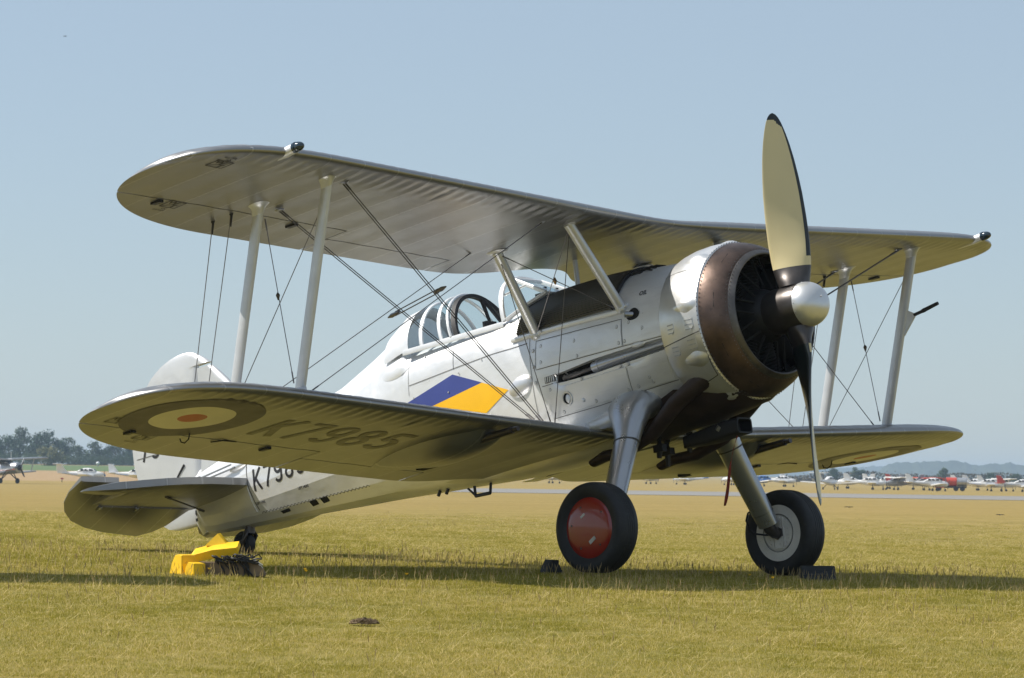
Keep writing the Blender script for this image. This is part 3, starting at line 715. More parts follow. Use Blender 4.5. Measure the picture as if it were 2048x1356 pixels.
# ---------------------------------------------------------------- engine cowling
mb = MB(); mb.lathe([(-.486, .640), (-.50, .660), (-.56, .670), (-.66, .674), (-.78, .668), (-.87, .652), (-.925, .634), (-.925, .618), (-.80, .64), (-.50, .635)], 72)
cowl = part('cowling', mb, M['metal2'], 30)
mb = MB(); mb.lathe([(-.262, .540), (-.275, .556), (-.31, .585), (-.37, .618), (-.43, .640), (-.484, .652), (-.484, .62), (-.30, .535)], 72); part('exhaust_ring', mb, M['brown'], 50, cowl)
mb = MB(); mb.lathe([(-.262, .543), (-.245, .534), (-.226, .520), (-.216, .508), (-.219, .498), (-.24, .493), (-.32, .50), (-.46, .60)], 72); part('cowl_lip', mb, M['lip'], 50, cowl)
mb = MB()
for x, r, n in ((-.474, .652, 110), (-.496, .660, 110), (-.272, .556, 96), (-.250, .541, 96)):
    for k in range(n):
        a = 2 * PI * k / n; c = np.array((x, r * math.cos(a), r * math.sin(a))); e = np.array((0, math.cos(a), math.sin(a))); t = np.array((0, -math.sin(a), math.cos(a)))
        mb.add([c + e * .007, c + t * .0065, c + np.array((.0065, 0, 0)), c - t * .0065, c - np.array((.0065, 0, 0))], [(0, 1, 2), (0, 2, 3), (0, 3, 4), (0, 4, 1)])
part('rivet_rows', mb, M['lip'], 0, cowl, 'stuff')
def cyl(x, deg, r): a = math.radians(deg); return np.array((x, -r * math.cos(a), r * math.sin(a)))
for k in range(9):
    deg = 10 + 40 * k; a = math.radians(deg); e = np.array((0, -math.cos(a), math.sin(a))); t = np.array((0, math.sin(a), math.cos(a)))
    Mx = np.stack([np.array((1, 0, 0)), t, e], 1)
    mb = MB(); P = []
    for i in range(11):
        x = -.505 - .29 * i / 10; wgt = math.sin(PI * (i / 10) ** .68) ** 1.5; row = []
        for j in range(9):
            v = -1 + j / 4; row.append(Mx @ np.array((x, v * .085 * max(.10, wgt) ** .5, .661 + .036 * wgt * (1 - v * v) ** 1.4)))
        P.append(row)
    mb.grid(P); part('rocker_blister', mb, M['metal2'], 60, cowl)
for x0, d0, wd, hd in ((-.59, -5, .085, 9), (-.79, -5, .07, 8), (-.60, -19, .085, 9), (-.79, -21, .08, 8)):
    mb = MB(); rr = lambda x: float(np.interp(-x, [.50, .56, .66, .78, .87, .925], [.660, .670, .674, .668, .652, .634])) + .004
    c = [(x0 + dx * wd / 2, d0 + dy * hd / 2) for dx, dy in ((-1, .4), (-1, 1), (1, 1), (1, -.3), (.3, -1), (-.6, -.8))]
    top = [cyl(x, d, rr(x)) for x, d in c]; low = [cyl(x, d, rr(x) - .006) for x, d in c]
    mb.add(top, [tuple(range(6))]); mb.grid([top, low], cv=True); part('patch_plate', mb, M['metal2'], 0, cowl)
    mb = MB()
    for q in range(18):
        u, v = (q % 6), (q // 6); p = (x0 + (-.4 + u * .16) * wd, d0 + (-.55 + v * .6) * hd / 2 * 1.2)
        mb.ball(cyl(p[0], p[1], rr(p[0])), .0042, 5, 3)
    part('patch_rivets', mb, M['steel'], 0, cowl, 'stuff')
mb = MB()
def cseam(pts, wd=.008):
    rr = lambda x: float(np.interp(-x, [.50, .56, .66, .78, .87, .925], [.660, .670, .674, .668, .652, .634])) + .002
    q = strip([(a, b * PI / 180 * .66) for a, b in pts], wd, .05); mb.grid([[cyl(a[0], a[1] / .66 * 180 / PI, rr(a[0])) for a in pr] for pr in q])
cseam([(-.925, -16), (-.50, -11)]); cseam([(-.925, 40), (-.5, 38)], .005); cseam([(-.92, -48), (-.70, -50), (-.52, -46)]); cseam([(-.52, -46), (-.505, -30)])
part('cowl_gap', mb, M['seam'], 0, cowl, 'stuff')
# lower nose fairing under the cowling and chin oil cooler
mb = MB(); mb.grid([[np.array((x, y * w_, zb - d * math.sqrt(max(0, 1 - y * y)))) for y in np.linspace(-1, 1, 17)] for x, w_, zb, d in ((-.44, .22, -.60, .02), (-.55, .30, -.58, .10), (-.75, .36, -.55, .17), (-1.0, .40, -.50, .25), (-1.3, .42, -.45, .32), (-1.7, .40, -.50, .31))]); part('chin_fairing', mb, M['sooty'], 60, cowl)
mb = MB()
def rbox(x, w_, h_, zc_, n=5, r=.03):
    out = []
    for cx_, cz_, a0 in ((1, 1, 0), (-1, 1, 90), (-1, -1, 180), (1, -1, 270)):
        for a in np.linspace(a0, a0 + 90, n): out.append(np.array((x, cx_ * (w_ / 2 - r) + r * math.cos(math.radians(a)), zc_ + cz_ * (h_ / 2 - r) + r * math.sin(math.radians(a)))))
    return out
mb.grid([rbox(-1.30, .14, .10, -.87), rbox(-1.02, .19, .13, -.865), rbox(-.84, .20, .135, -.85), rbox(-.68, .19, .13, -.845), rbox(-.68, .165, .105, -.845), rbox(-.80, .16, .10, -.845)], cv=True)
mb.add(rbox(-.79, .16, .10, -.845), [tuple(range(20))]); part('chin_scoop', mb, M['black'], 30)
mb = MB(); mb.tube([(-.87, .0, -.82), (-.90, 0, -.85)], .11, 14, asp=.5, ref=(0, 1, 0)); part('scoop_clip', mb, M['steel'])
# exhaust tail pipes
for s in (-1, 1):
    mb = MB(); mb.tube([(-.56, .36 * s, -.40), (-.78, .42 * s, -.50), (-1.0, .46 * s, -.62), (-1.30, .455 * s, -.82), (-1.60, .44 * s, -.905), (-1.85, .43 * s, -.90), (-2.0, .43 * s, -.935)], [.085, .085, .08, .07, .062, .06, .056], 16, asp=[1, .9, .85, .8, .8, .8, .6], ref=(0, 1, 0), caps=False); part('exhaust_pipe', mb, M['sooty'], 60)
    mb = MB(); mb.tube([(-1.96, .43 * s, -.925), (-2.0, .43 * s, -.935)], .048, 12, asp=.6, ref=(0, 1, 0)); part('exhaust_outlet', mb, M['hole'])
mb = MB()
for x, y, z, d in ((-1.55, -.08, -.86, .10), (-1.62, .10, -.87, .14), (-1.85, -.22, -.86, .06), (-1.45, .2, -.83, .09)): mb.tube([(x, y, z + .08), (x, y, z), (x - .02, y, z - d)], [.035, .03, .02], 8); mb.box((x, y, z - .02), (.10, .06, .06))
part('belly_fitting', mb, M['dark'], kind='stuff')

# ---------------------------------------------------------------- engine
eng = part('crankcase', MB().lathe([(-.18, .03), (-.185, .17), (-.30, .22), (-.55, .25), (-.56, .02)], 36), M['dark'], 40)
for k in range(9):
    deg = 10 + 40 * k; a = math.radians(deg); e = np.array((0, -math.cos(a), math.sin(a)))
    mb = MB(); prof = []
    for i in range(11): prof += [.23 + .027 * i, .23 + .027 * i + .012]
    path = [np.array((-.46, 0, 0)) + e * q for q in prof]; mb.tube(path, [.095 if i % 2 == 0 else .078 for i in range(len(prof))], 14, ref=(1, 0, 0))
    mb.box(np.array((-.44, 0, 0)) + e * .55, (.17, .12, .12), M=np.stack([np.array((1, 0, 0)), np.cross(e, (1, 0, 0)), e], 1))
    part('cylinder', mb, M['soot'], 30, eng)
    t = np.cross(e, (1, 0, 0)); mb = MB()
    for q in (-.05, .05): mb.tube([np.array((-.26, 0, 0)) + e * .22 + t * q, np.array((-.38, 0, 0)) + e * .54 + t * q], .010, 6)
    part('push_rod', mb, M['soot'], 35, eng)
mb = MB(); mb.lathe([(-.62, .0), (-.62, .63)], 40); part('engine_bulkhead', mb, M['hole'], 0, eng)

# ---------------------------------------------------------------- propeller
prop = part('propeller_hub', MB().lathe([(.112, .0), (.112, .186), (.10, .190), (.0, .192), (-.15, .190), (-.25, .182), (-.28, .170), (-.29, .0)], 48), M['gun'], 35)
mb = MB(); mb.lathe([(.112 + .186 * math.sin(t), .187 * math.cos(t) ** .9 if t < PI / 2 - .01 else 0) for t in np.linspace(0, PI / 2, 18)], 48); mb.tube([(.285, -.03, .03), (.303, -.03, .032)], .007, 8); sp = part('spinner', mb, M['metal2'], 50, prop)
mb = MB()
for k in range(14): a = 2 * PI * k / 14; mb.ball((.125, .186 * math.cos(a), .186 * math.sin(a)), .0055, 6, 4)
part('spinner_screws', mb, M['steel'], 0, sp, 'stuff')
RR = [.17, .22, .28, .33, .40, .55, .75, .95, 1.10, 1.25, 1.38, 1.48, 1.555, 1.60, 1.625, 1.638]
CH = [.25, .275, .30, .318, .33, .340, .340, .330, .310, .278, .235, .188, .140, .098, .06, .012]
TK = [.22, .19, .135, .105, .088, .066, .048, .038, .031, .025, .020, .016, .012, .009, .006, .003]
for sgn in (1, -1):
    P = []; NS = 30
    rs = np.concatenate([np.linspace(.17, .33, 7), [.3305], np.linspace(.36, 1.5, 26), np.linspace(1.51, 1.638, 12)])
    for r in rs:
        c = float(np.interp(r, RR, CH)); tk = float(np.interp(r, RR, TK)); be = math.atan(4.8 / (2 * PI * max(r, .42)))
        cdv = np.array((math.sin(be), sgn * math.cos(be), 0)); nv = np.array((math.cos(be), -sgn * math.sin(be), 0)); row = []
        rnd = float(np.clip((.36 - r) / .14, 0, 1))
        for k in range(NS):
            a = 2 * PI * k / NS; u = math.cos(a) / 2                       # +.5 = leading edge
            th = (math.sin(a) / 2) * (1 - .35 * max(0, -u * 2) ** 2 * (1 - rnd)) * (1.15 if math.sin(a) < 0 else .85)
            row.append(cdv * (u * c + .012) + nv * (-th * tk) + np.array((0, 0, sgn * r)))
        P.append(row)
    mb = MB(); nv_ = NS
    mb.grid(P, cv=True)
    # painted areas: dark root sleeve, cream front face, black leading edge, tip and back
    mats = []
    for fi in range((len(rs) - 1) * NS):
        i, k = divmod(fi, NS); a = 2 * PI * (k + .5) / NS; r = (rs[i] + rs[i + 1]) / 2; u = math.cos(a)
        front = math.sin(a) < .02
        if r < .33: q = 0
        elif front and r < 1.585 - .09 * max(0, u) and (u < .76 or r < .42): q = 1
        else: q = 2
        mats.append(q)
    mb.m = mats; mb.add(P[-1], [tuple(range(NS))], 2); mb.add(P[0], [tuple(range(NS))], 0)
    part('blade', mb, [M['gun'], M['cream'], M['blade_black']], 60, prop)

# ---------------------------------------------------------------- interplane and cabane struts
def strut(name, a, b, chord=.054, asp=.46, cuffs=()):
    mb = MB(); a, b = np.array(a), np.array(b); mb.tube([a + (b - a) * t for t in np.linspace(0, 1, 9)], chord, 18, asp=asp, ref=(1, 0, 0)); o = part(name, mb, M['strut'], 50)
    for p, q, low in cuffs:
        p, q = np.array(p), np.array(q); d = q - p; P = []
        for t, rx, ry in ((-.04, .125, .085), (.0, .112, .072), (.03, .092, .056), (.07, .076, .044), (.13, .064, .034), (.22, .058, .028), (.235, .053, .024)):
            c = p + d * t * .55; P.append([c + (rx * math.cos(a_), ry * math.sin(a_), 0) for a_ in np.linspace(0, 2 * PI, 25)[:-1]])
        mb = MB(); mb.grid(P, cv=True, capu=True); part('strut_cuff', mb, M['strut'], 50, o)
    return o
FTs = lambda s: np.array((-1.469, 3.72 * s, 1.108)); FBs = lambda s: np.array((-2.035, 3.71 * s, -.490))
RTs = lambda s: np.array((-2.262, 3.72 * s, 1.072 + .014 * (s > 0))); RBs = lambda s: np.array((-2.83, 3.71 * s, -.515))
for s in (-1, 1):
    strut('interplane_strut', FTs(s), FBs(s), cuffs=[(FTs(s) + (0, 0, .01), FTs(s) + (FBs(s) - FTs(s)) * .42, 0), (FBs(s) - (0, 0, .012), FBs(s) + (FTs(s) - FBs(s)) * .3, 1)])
    strut('interplane_strut', RTs(s), RBs(s), cuffs=[(RTs(s) + (0, 0, .01), RTs(s) + (RBs(s) - RTs(s)) * .42, 0), (RBs(s) - (0, 0, .012), RBs(s) + (RTs(s) - RBs(s)) * .3, 1)])
    strut('cabane_strut', (-1.49, .965 * s, .965), (-1.395, .53 * s, .245), .050, .72)
    strut('cabane_strut', (-2.36, .93 * s, .925), (-2.43, .475 * s, .250), .050, .72)
    for q in ((-1.395, .545 * s, .255), (-2.43, .49 * s, .255)): mb = MB(); mb.ball(q, (.06, .035, .05), 10, 6); mb.tube([np.array(q) + (.06, .02 * s, 0), np.array(q) + (.10, .03 * s, .01)], .012, 6); part('strut_foot', mb, M['strut'], 50)
    for q in ((-1.49, .965 * s, .972), (-2.36, .93 * s, .930)): mb = MB(); mb.ball(q, (.12, .06, .02), 12, 6); part('strut_socket', mb, M['strut'], 60)

# ---------------------------------------------------------------- bracing wires
def wire(a, b, r=.0036, pair=None):
    a, b = np.array(a, float), np.array(b, float)
    for o in ([0] if not pair else [-.5, .5]):
        d = np.array((pair or 0, 0, 0)) * o; L = np.linalg.norm(b - a); ts = [0, .09 / L, .10 / L, 1 - .10 / L, 1 - .09 / L, 1]
        mb = MB(); mb.tube([a + d + (b - a) * t for t in ts], [r * 1.7, r * 1.7, r, r, r * 1.7, r * 1.7], 6); part('bracing_wire', mb, M['wire'], 40)
def on_low(y, x): return w_pt(y, x, True, True)
for s in (-1, 1):
    f1a, f1b = (-1.49, 3.53 * s, 1.085), (-2.459, .50 * s, -.487); f2a, f2b = (-2.243, 3.52 * s, 1.045), (-2.556, .50 * s, -.456)
    wire(f1a, f1b, .0042, .026); wire(f2a, f2b, .0042, .026)
    l1a, l1b = (-1.535, 1.235 * s, .972), (-2.05, 3.58 * s, -.46); l2a, l2b = (-2.48, 1.10 * s, .945), (-2.82, 3.58 * s, -.49)
    wire(l1a, l1b, .0036); wire(l2a, l2b, .0036)
    P_ = lambda a, b, t: np.array(a) * (1 - t) + np.array(b) * t
    # incidence wires with the acorn where they cross
    ia, ib = FTs(s) + (-.05, 0, -.16), RBs(s) + (.06, 0, .09); ja, jb = RTs(s) + (.05, 0, -.12), FBs(s) + (-.05, 0, .10)
    wire(ia, ib); wire(ja, jb)
    mb = MB(); mb.tube([np.array((-2.153, 3.72 * s, .345)), np.array((-2.153, 3.72 * s, .325)), np.array((-2.153, 3.72 * s, .285))], [.006, .018, .006], 8); part('wire_acorn', mb, M['gun'])
    # cabane bay
    ka, kb = (-1.50, .95 * s, .94), (-2.40, .50 * s, .27); la, lb = (-2.34, .92 * s, .90), (-1.45, .55 * s, .27)
    wire(ka, kb); wire(la, lb); mid = (np.array(ka) + kb + la + lb) / 4
    mb = MB(); mb.tube([mid + (0, 0, .03), mid, mid - (0, 0, .03)], [.006, .018, .006], 8); part('wire_acorn', mb, M['brass'])
    wire((-1.50, .95 * s, .94), (-2.314, .50 * s, -.53)); wire((-2.35, .92 * s, .90), (-2.362, .50 * s, -.515))
    # javelin spreader where flying and landing wires cross
    def cross(a, b, c, d):
        a, b, c, d = [np.array(q, float) for q in (a, b, c, d)]; u, v, w_ = b - a, d - c, a - c
        A_ = np.array(((u @ u, -u @ v), (u @ v, -v @ v))); q = np.linalg.solve(A_, np.array((-u @ w_, -v @ w_))); return a + u * q[0], c + v * q[1]
    c1, c2 = cross(f1a, f1b, l1a, l1b), cross(f2a, f2b, l2a, l2b)
    e1, e2 = (c1[0] + c1[1]) / 2, (c2[0] + c2[1]) / 2; d = (e2 - e1) / np.linalg.norm(e2 - e1)
    mb = MB()
    for o in (-.016, .016): mb.tube([e1 + (0, 0, o), e2 + (0, 0, o)], .0055, 6)
    mb.tube([e1 - d * .12, e1 - d * .05, e1 + d * .06], [.006, .020, .010], 8); mb.tube([e2 + d * .12, e2 + d * .05, e2 - d * .06], [.006, .020, .010], 8)
    part('wire_spreader', mb, M['wire'], 40)
    # aileron link wires
    wire(w_pt(3.76 * s, -2.547, False, False), w_pt(3.76 * s, -3.12, True, True), .0036); wire(w_pt(3.76 * s, -2.768, False, False), w_pt(3.76 * s, -3.30, True, True), .0036)
    for x in (-2.547, -2.768): mb = MB(); mb.tube([w_pt(3.76 * s, x, False, False) + (0, 0, .01), w_pt(3.76 * s, x, False, False) - (0, 0, .02), w_pt(3.76 * s, x - .02, False, False) - (0, 0, .10)], [.03, .014, .007], 6, asp=.5, ref=(1, 0, 0)); part('aileron_horn', mb, M['dark'])
    # fittings where the wires meet the wings
    for q in (f1a, f2a, l1a, l2a): mb = MB(); mb.ball(np.array(q) + (0, 0, .004), (.055, .03, .012), 8, 4); part('wire_fitting', mb, M['steel'])
    # wing-tip navigation lights
    q = np.array((-1.325, 4.37 * s, 1.186))
    mb = MB(); mb.tube([q + (-.10, 0, -.014), q + (.10, 0, .0), q + (.20, 0, .012)], [.030, .040, .039], 14); lt = part('navigation_light', mb, M['metal'])
    mb = MB(); mb.tube([q + (.19, 0, .011), q + (.215, 0, .013)], .043, 14); mb.ball(q + (.22, 0, .013), (.070, .039, .039), 14, 10); part('lamp_bulb', mb, M['lamp'], 60, lt)
    # under-wing gun fairing
    mb = MB(); P = []
    for t in np.linspace(0, 1, 22):
        x = -1.90 - 1.45 * t; wd = .30 * math.sin(PI * min(1, t * .9 + .1)) ** .7 * (1 - .25 * t) + .004; dp = .155 * math.sin(PI * (t ** .72)) ** .8 + .002
        P.append([np.array((x, 1.70 * s + u * wd, w_pt(1.70 * s + u * wd, x, False, True)[2] + .006 - dp * max(0, 1 - u * u) ** .55)) for u in np.linspace(-1, 1, 15)])
    mb.grid(P); gf = part('gun_fairing', mb, M['fabric'], 50)
    zz = w_pt(1.74 * s, -2.0, False, True)[2]
    mb = MB(); mb.tube([(-2.10, 1.74 * s, zz - .05), (-1.66, 1.74 * s, zz - .035)], [.036, .030], 12); mb.tube([(-1.68, 1.74 * s, zz - .035), (-1.60, 1.74 * s, zz - .033)], [.022, .022], 10); part('gun_barrel', mb, M['gun'], 40, gf)
    mb = MB(); mb.box((-2.74, 1.66 * s, w_pt(1.66 * s, -2.74, False, True)[2] - .118), (.17, .09, .03)); part('ejection_slot', mb, M['hole'], 0, gf)
    mb = MB(); p = w_pt(4.05 * s, -3.0, False, True); mb.tube([p + (.04, 0, 0), p + (.02, 0, -.045), p + (-.03, 0, -.065), p + (-.07, 0, -.05), p + (-.08, 0, -.02)], .0055, 6); part('tie_down_ring', mb, M['dark'])
    mb = MB(); p = w_pt(3.55 * s, -3.02, False, True); mb.tube([p + (0, -.10, -.003), p + (-.02, .06, -.003)], .006, 6); mb.tube([p + (-.0, -.10, -.003), p + (-.08, -.16, -.003)], .006, 6); part('underwing_clip', mb, M['dark'])
# pressure head on the port front strut
p = FTs(1) + (FBs(1) - FTs(1)) * .38
mb = MB(); mb.add([p + (0, .006, .10), p + (0, .006, -.17), p + (.165, .006, .0), p + (0, -.006, .10), p + (0, -.006, -.17), p + (.165, -.006, .0)], [(0, 1, 2), (3, 5, 4), (0, 2, 5, 3), (1, 4, 5, 2), (0, 3, 4, 1)]); part('pitot_bracket', mb, M['strut'])
mb = MB(); mb.tube([p + (.14, 0, .0), p + (.22, 0, .012), p + (.26, 0, .02)], [.016, .016, .022], 8); mb.tube([p + (.26, 0, .02), p + (.42, 0, .05)], [.020, .017], 8); part('pitot_tube', mb, M['black'])

# ---------------------------------------------------------------- undercarriage
R_T = .372; HX, HZ = -1.362, -1.607
for s in (-1, 1):
    mb = MB(); mb.tube([(-1.50, .30 * s, -.50), (-1.46, .44 * s, -.56), (-1.43, .545 * s, -.645), (-1.415, .60 * s, -.74), (-1.41, .635 * s, -.83), (-1.405, .66 * s, -.88)], [.30, .26, .20, .155, .128, .122], 26, asp=[.55, .55, .60, .68, .72, .72], ref=(1, 0, .0)); lg = part('leg_fairing', mb, M['leg'], 60)
    mb = MB(); mb.tube([(-1.408, .645 * s, -.85), (-1.40, .78 * s, -1.10), (-1.385, .92 * s, -1.36), (-1.375, 1.015 * s, -1.535)], [.118, .113, .106, .100], 26, asp=.74, ref=(1, 0, 0)); leg = part('oleo_leg', mb, M['leg'], 60)
    mb = MB(); mb.tube([(-1.4065, .660 * s, -.878), (-1.4060, .665 * s, -.888)], .1235, 26, asp=.74, ref=(1, 0, 0)); part('leg_gap', mb, M['seam'], 35, leg)
    mb = MB(); mb.tube([(-1.380, .955 * s, -1.425), (-1.379, .962 * s, -1.437)], .1055, 26, asp=.745, ref=(1, 0, 0)); part('leg_band', mb, M['steel'], 35, leg)
    mb = MB(); mb.tube([(-1.375, .99 * s, -1.50), (-1.37, 1.02 * s, -1.575), (-1.362, 1.06 * s, -1.605), (-1.362, 1.12 * s, -1.607)], [.06, .055, .05, .046], 14); mb.tube([(-1.362, 1.085 * s, -1.607), (-1.362, 1.14 * s, -1.607)], .058, 6); part('axle', mb, M['gun'], 35, leg)
    hp = [np.array(q) for q in ((-1.475, .945 * s, -1.39), (-1.53, .945 * s, -1.41), (-1.565, .95 * s, -1.47), (-1.555, .965 * s, -1.55), (-1.50, .99 * s, -1.595), (-1.43, 1.02 * s, -1.615), (-1.38, 1.04 * s, -1.62))]
    mb = MB(); mb.tube([hp[int(q)] * (1 - q % 1) + hp[min(6, int(q) + 1)] * (q % 1) for q in np.linspace(0, 6, 19)], .0085, 8); part('brake_hose', mb, M['rubber'], 60, leg)
    if s < 0:
        mb = MB(); a0 = np.array((-1.408, -.66, -.95)); e = np.array((.0, -.55, -.84))
        font_marks(mb, 'G3/1223', lambda u, v: np.array((-1.475 + u, -(.700 + .54 * (.0 - v) + .085 * math.sqrt(max(0, 1 - ((-1.475 + u + 1.405) / .12) ** 2)) * .98), -.955 + v * .84)), .042); part('stencil_text', mb, M['letter'], 0, leg)
    # wheel
    tw = .118
    prof = [(-.085, .235), (-.100, .262), (-.116, .300), (-.1175, .325), (-.108, .349), (-.088, .364), (-.060, .3705)]
    tread = []
    for g_ in (-.045, -.02, .005, .03): tread += [(g_, .372), (g_ + .004, .368), (g_ + .010, .368), (g_ + .014, .372)]
    prof = prof + tread + [(.060, .3705), (.088, .364), (.108, .349), (.1175, .325), (.116, .300), (.100, .262), (.085, .235)]
    C_ = np.array((HX, 1.20 * s, HZ)); mb = MB(); P = []
    for k in range(72):
        t = 2 * PI * k / 72; row = []
        for a, r in prof:
            q = np.array((r * math.cos(t), a, r * math.sin(t)))
            dn = q @ np.array((-.198, 0, -.980))
            if dn > R_T - .012: q -= np.array((-.198, 0, -.980)) * (dn - (R_T - .012))
            row.append(C_ + q)
        P.append(row)
    mb.grid(P, cu=True); tyre = part('tyre', mb, M['rubber'], 35)
    mb = MB(); mb.lathe([(.070 * s, .252), (.084 * s, .254), (.092 * s, .246), (.098 * s, .20), (.103 * s, .12), (.105 * s, .0)], 56, C_, 1); hub = part('hub_disc', mb, M['red'], 40, tyre)
    mb = MB(); mb.lathe([(-.074 * s, .252), (-.088 * s, .252), (-.090 * s, .165), (-.086 * s, .160), (-.076 * s, .158), (-.076 * s, .0)], 56, C_, 1); part('wheel_ring', mb, M['white_wheel'], 30, tyre)
    mb = MB(); mb.lathe([(-.078 * s, .150), (-.088 * s, .150), (-.088 * s, .0)], 48, C_, 1)
    mb.box(C_ + (.0, -.092 * s, 0), (.085, .014, .27)); mb.box(C_ + (-.06, -.091 * s, 0), (.012, .012, .25)); mb.box(C_ + (.06, -.091 * s, .0), (.012, .012, .25))
    for x, z in ((-.1, .05), (-.1, -.05), (.1, .03), (.1, -.03), (.09, .09), (-.09, -.09), (0.01, -.11), (-.09, .09), (.09, -.09)): mb.ball(C_ + (x, -.088 * s, z), .008, 6, 4)
    part('brake_plate', mb, M['white_wheel'], 30, tyre)
    mb = MB(); mb.lathe([(-.0895 * s, .158), (-.0895 * s, .166)], 56, C_, 1); part('brake_gap', mb, M['seam'], 30, tyre)
    for nm, cx_, cz_, w_, h_, ang, mt in (('hub_label', -.045, .105, .050, .018, .5, 'white_wheel'), ('hub_plate', .03, -.105, .075, .030, .5, 'steel')):
        mb = MB(); ca_, sa_ = math.cos(ang), math.sin(ang); q = []
        for a, b in ((-1, -1), (1, -1), (1, 1), (-1, 1)): q.append(C_ + (cx_ + a * w_ / 2 * ca_ - b * h_ / 2 * sa_, s * .1065, cz_ + a * w_ / 2 * sa_ + b * h_ / 2 * ca_))
        mb.add(q + [p - (0, .01 * s, 0) for p in q], [(0, 1, 2, 3), (0, 4, 5, 1), (1, 5, 6, 2), (2, 6, 7, 3), (3, 7, 4, 0)]); part(nm, mb, M[mt], 0, tyre)
    mb = MB()
    for a in (.6, 1.9, 2.9, 4.1, 5.3): mb.ball(C_ + (.185 * math.cos(a), .098 * s, .185 * math.sin(a)), .009, 6, 4)
    part('hub_screw', mb, M['gun'], 40, tyre)
# wing-root fairings
for s in (-1, 1):
    mb = MB(); P = []
    for t in np.linspace(0, 1, 16):
        x = -1.62 - 1.95 * t; row = []
        for u in np.linspace(0, 1, 9):
            y = .36 + .24 * u; zt = w_pt(max(.42, y) * s, max(min(x, -1.745), w_x(.6, -.57, True)[1] + .02), True, True)[2]
            row.append(np.array((x, s * y, zt + .004 + .13 * (1 - u) ** 2.2 * math.sin(PI * min(1, t + .12)) ** .6)))
        P.append(row)
    mb.grid(P); part('wing_root_fillet', mb, M['metal'], 60)
    mb = MB(); mb.tube([(-1.50, .40 * s, -.585), (-1.56, .42 * s, -.59), (-1.64, .45 * s, -.60), (-1.72, .50 * s, -.625), (-1.77, .60 * s, -.66), (-1.78, .70 * s, -.675)], [.01, .055, .085, .075, .055, .03], 16); part('root_cap', mb, M['metal'], 60)

# ---------------------------------------------------------------- tail
def tpl(mb, outline, zf, th, s, nu=10):
    """flat tail surface: outline [(y, x_front, x_rear)], zf(x) mid plane, th(t) half thickness"""
    P = []
    for y, xa, xb in outline:
        up = []; lo = []
        for t in np.linspace(0, 1, nu):
            x = xa + (xb - xa) * t; h = th(t) * min(1, abs(xa - xb) / .25)
            up.append((x, s * y, zf(x) + h)); lo.append((x, s * y, zf(x) - h))
        P.append([np.array(q) for q in up[::-1] + lo])
    mb.grid(P, cv=True, capu=True)
zf = lambda x: -.345 + (x + 7.37) * .09
EL = math.radians(25)
for s in (-1, 1):
    mb = MB(); tpl(mb, [(.02, -6.50, -7.37), (.3, -6.50, -7.37), (.62, -6.505, -7.37), (.9, -6.545, -7.37), (1.09, -6.60, -7.37), (1.30, -6.685, -7.37), (1.338, -6.705, -7.37), (1.342, -6.71, -7.03), (1.5, -6.775, -7.035), (1.62, -6.85, -7.035), (1.72, -6.92, -7.03), (1.765, -6.975, -7.015)], zf, lambda t: .036 * (math.sin(PI * (.06 + .94 * t) ** .55) ** .6 if t < .98 else .3) + .006, s, 12)
    tpn = part('tailplane', mb, M['fabric'], 50)
    rr = lambda x: (x, )
    ze = lambda x: -.350 + (x + 7.385) * math.tan(EL)
    inn = np.array([.02, .10, .20, .30, .44, .62, .80, .90, 1.03, 1.16, 1.24, 1.268, 1.274, 1.40, 1.50, 1.57, 1.63, 1.67, 1.70, 1.725])
    te = np.interp(inn, [.02, .13, .20, .315, .44, .56, .90, 1.16, 1.40, 1.57, 1.67, 1.733], [-7.33, -7.477, -7.659, -7.775, -7.822, -7.812, -7.775, -7.715, -7.62, -7.493, -7.37, -7.20])
    fr = np.where(inn > 1.27, -7.035, -7.385); te = np.where(inn < .06, -7.40, te)
    mb = MB(); tpl(mb, [(a, b, c) for a, b, c in zip(inn, fr, te)], ze, lambda t: .020 * (1 - t) ** .7 + .005, s, 9)
    part('elevator', mb, M['fabric'], 50)
    for y in (.79, 1.235): p = np.array((-7.38, y * s, -.385)); mb = MB(); mb.ball(p, (.03, .015, .02), 8, 5); mb.tube([p + (.02, 0, .01), p + (-.05, 0, -.02)], .009, 6); part('elevator_hinge', mb, M['steel'], 40, tpn)
    wire((-6.95, .80 * s, -.345), (-7.20, .12 * s, -.42), .008)
    # tail strut and elevator control horn above
    mb = MB(); q = np.array((-7.20, .12 * s, -.145)); mb.tube([q + (.55, .06 * s, .04), q + (0, .02 * s, 0)], .009, 6); mb.tube([q + (.50, .06 * s, .075), q + (-.02, .02 * s, .03)], .009, 6); mb.tube([q + (.02, .015 * s, -.05), q + (.0, .02 * s, .05)], .018, 6); mb.tube([q + (-.10, .02 * s, -.02), q + (.05, .02 * s, .02)], .02, 6)
    part('control_horn', mb, M['steel'], 40)
    mb = MB(); P = []; q = np.array((-6.62, .15 * s, -.10)); Rb = np.array(((.98, 0, -.17), (0, 1, 0), (.17, 0, .98))); mb.ball(q, (.14, .03, .035), 12, 8, M=Rb); part('cable_fairing', mb, M['metal2'], 60)
    mb = MB(); p = np.array((-7.62, .03 * s, -.02)); mb.tube([p, p + (.12, .01 * s, .10)], .010, 6); part('tab_lever', mb, M['dark'])
def vert(outline, th, name, nu=14):
    """outline [(z, x_front, x_rear)]; th(distance to the rear edge)"""
    mb = MB(); P = []
    for z, xa, xb in outline:
        A_ = []; B_ = []
        for t in np.linspace(0, 1, nu) ** 1.3:
            x = xa + (xb - xa) * t; h = th(x - xb) * min(1, .25 + (xa - x) / .05); A_.append(np.array((x, -h, z))); B_.append(np.array((x, h, z)))
        P.append(A_[::-1] + B_)
    mb.grid(P, cv=True, capu=True); return part(name, mb, M['fabric_plain'], 50)
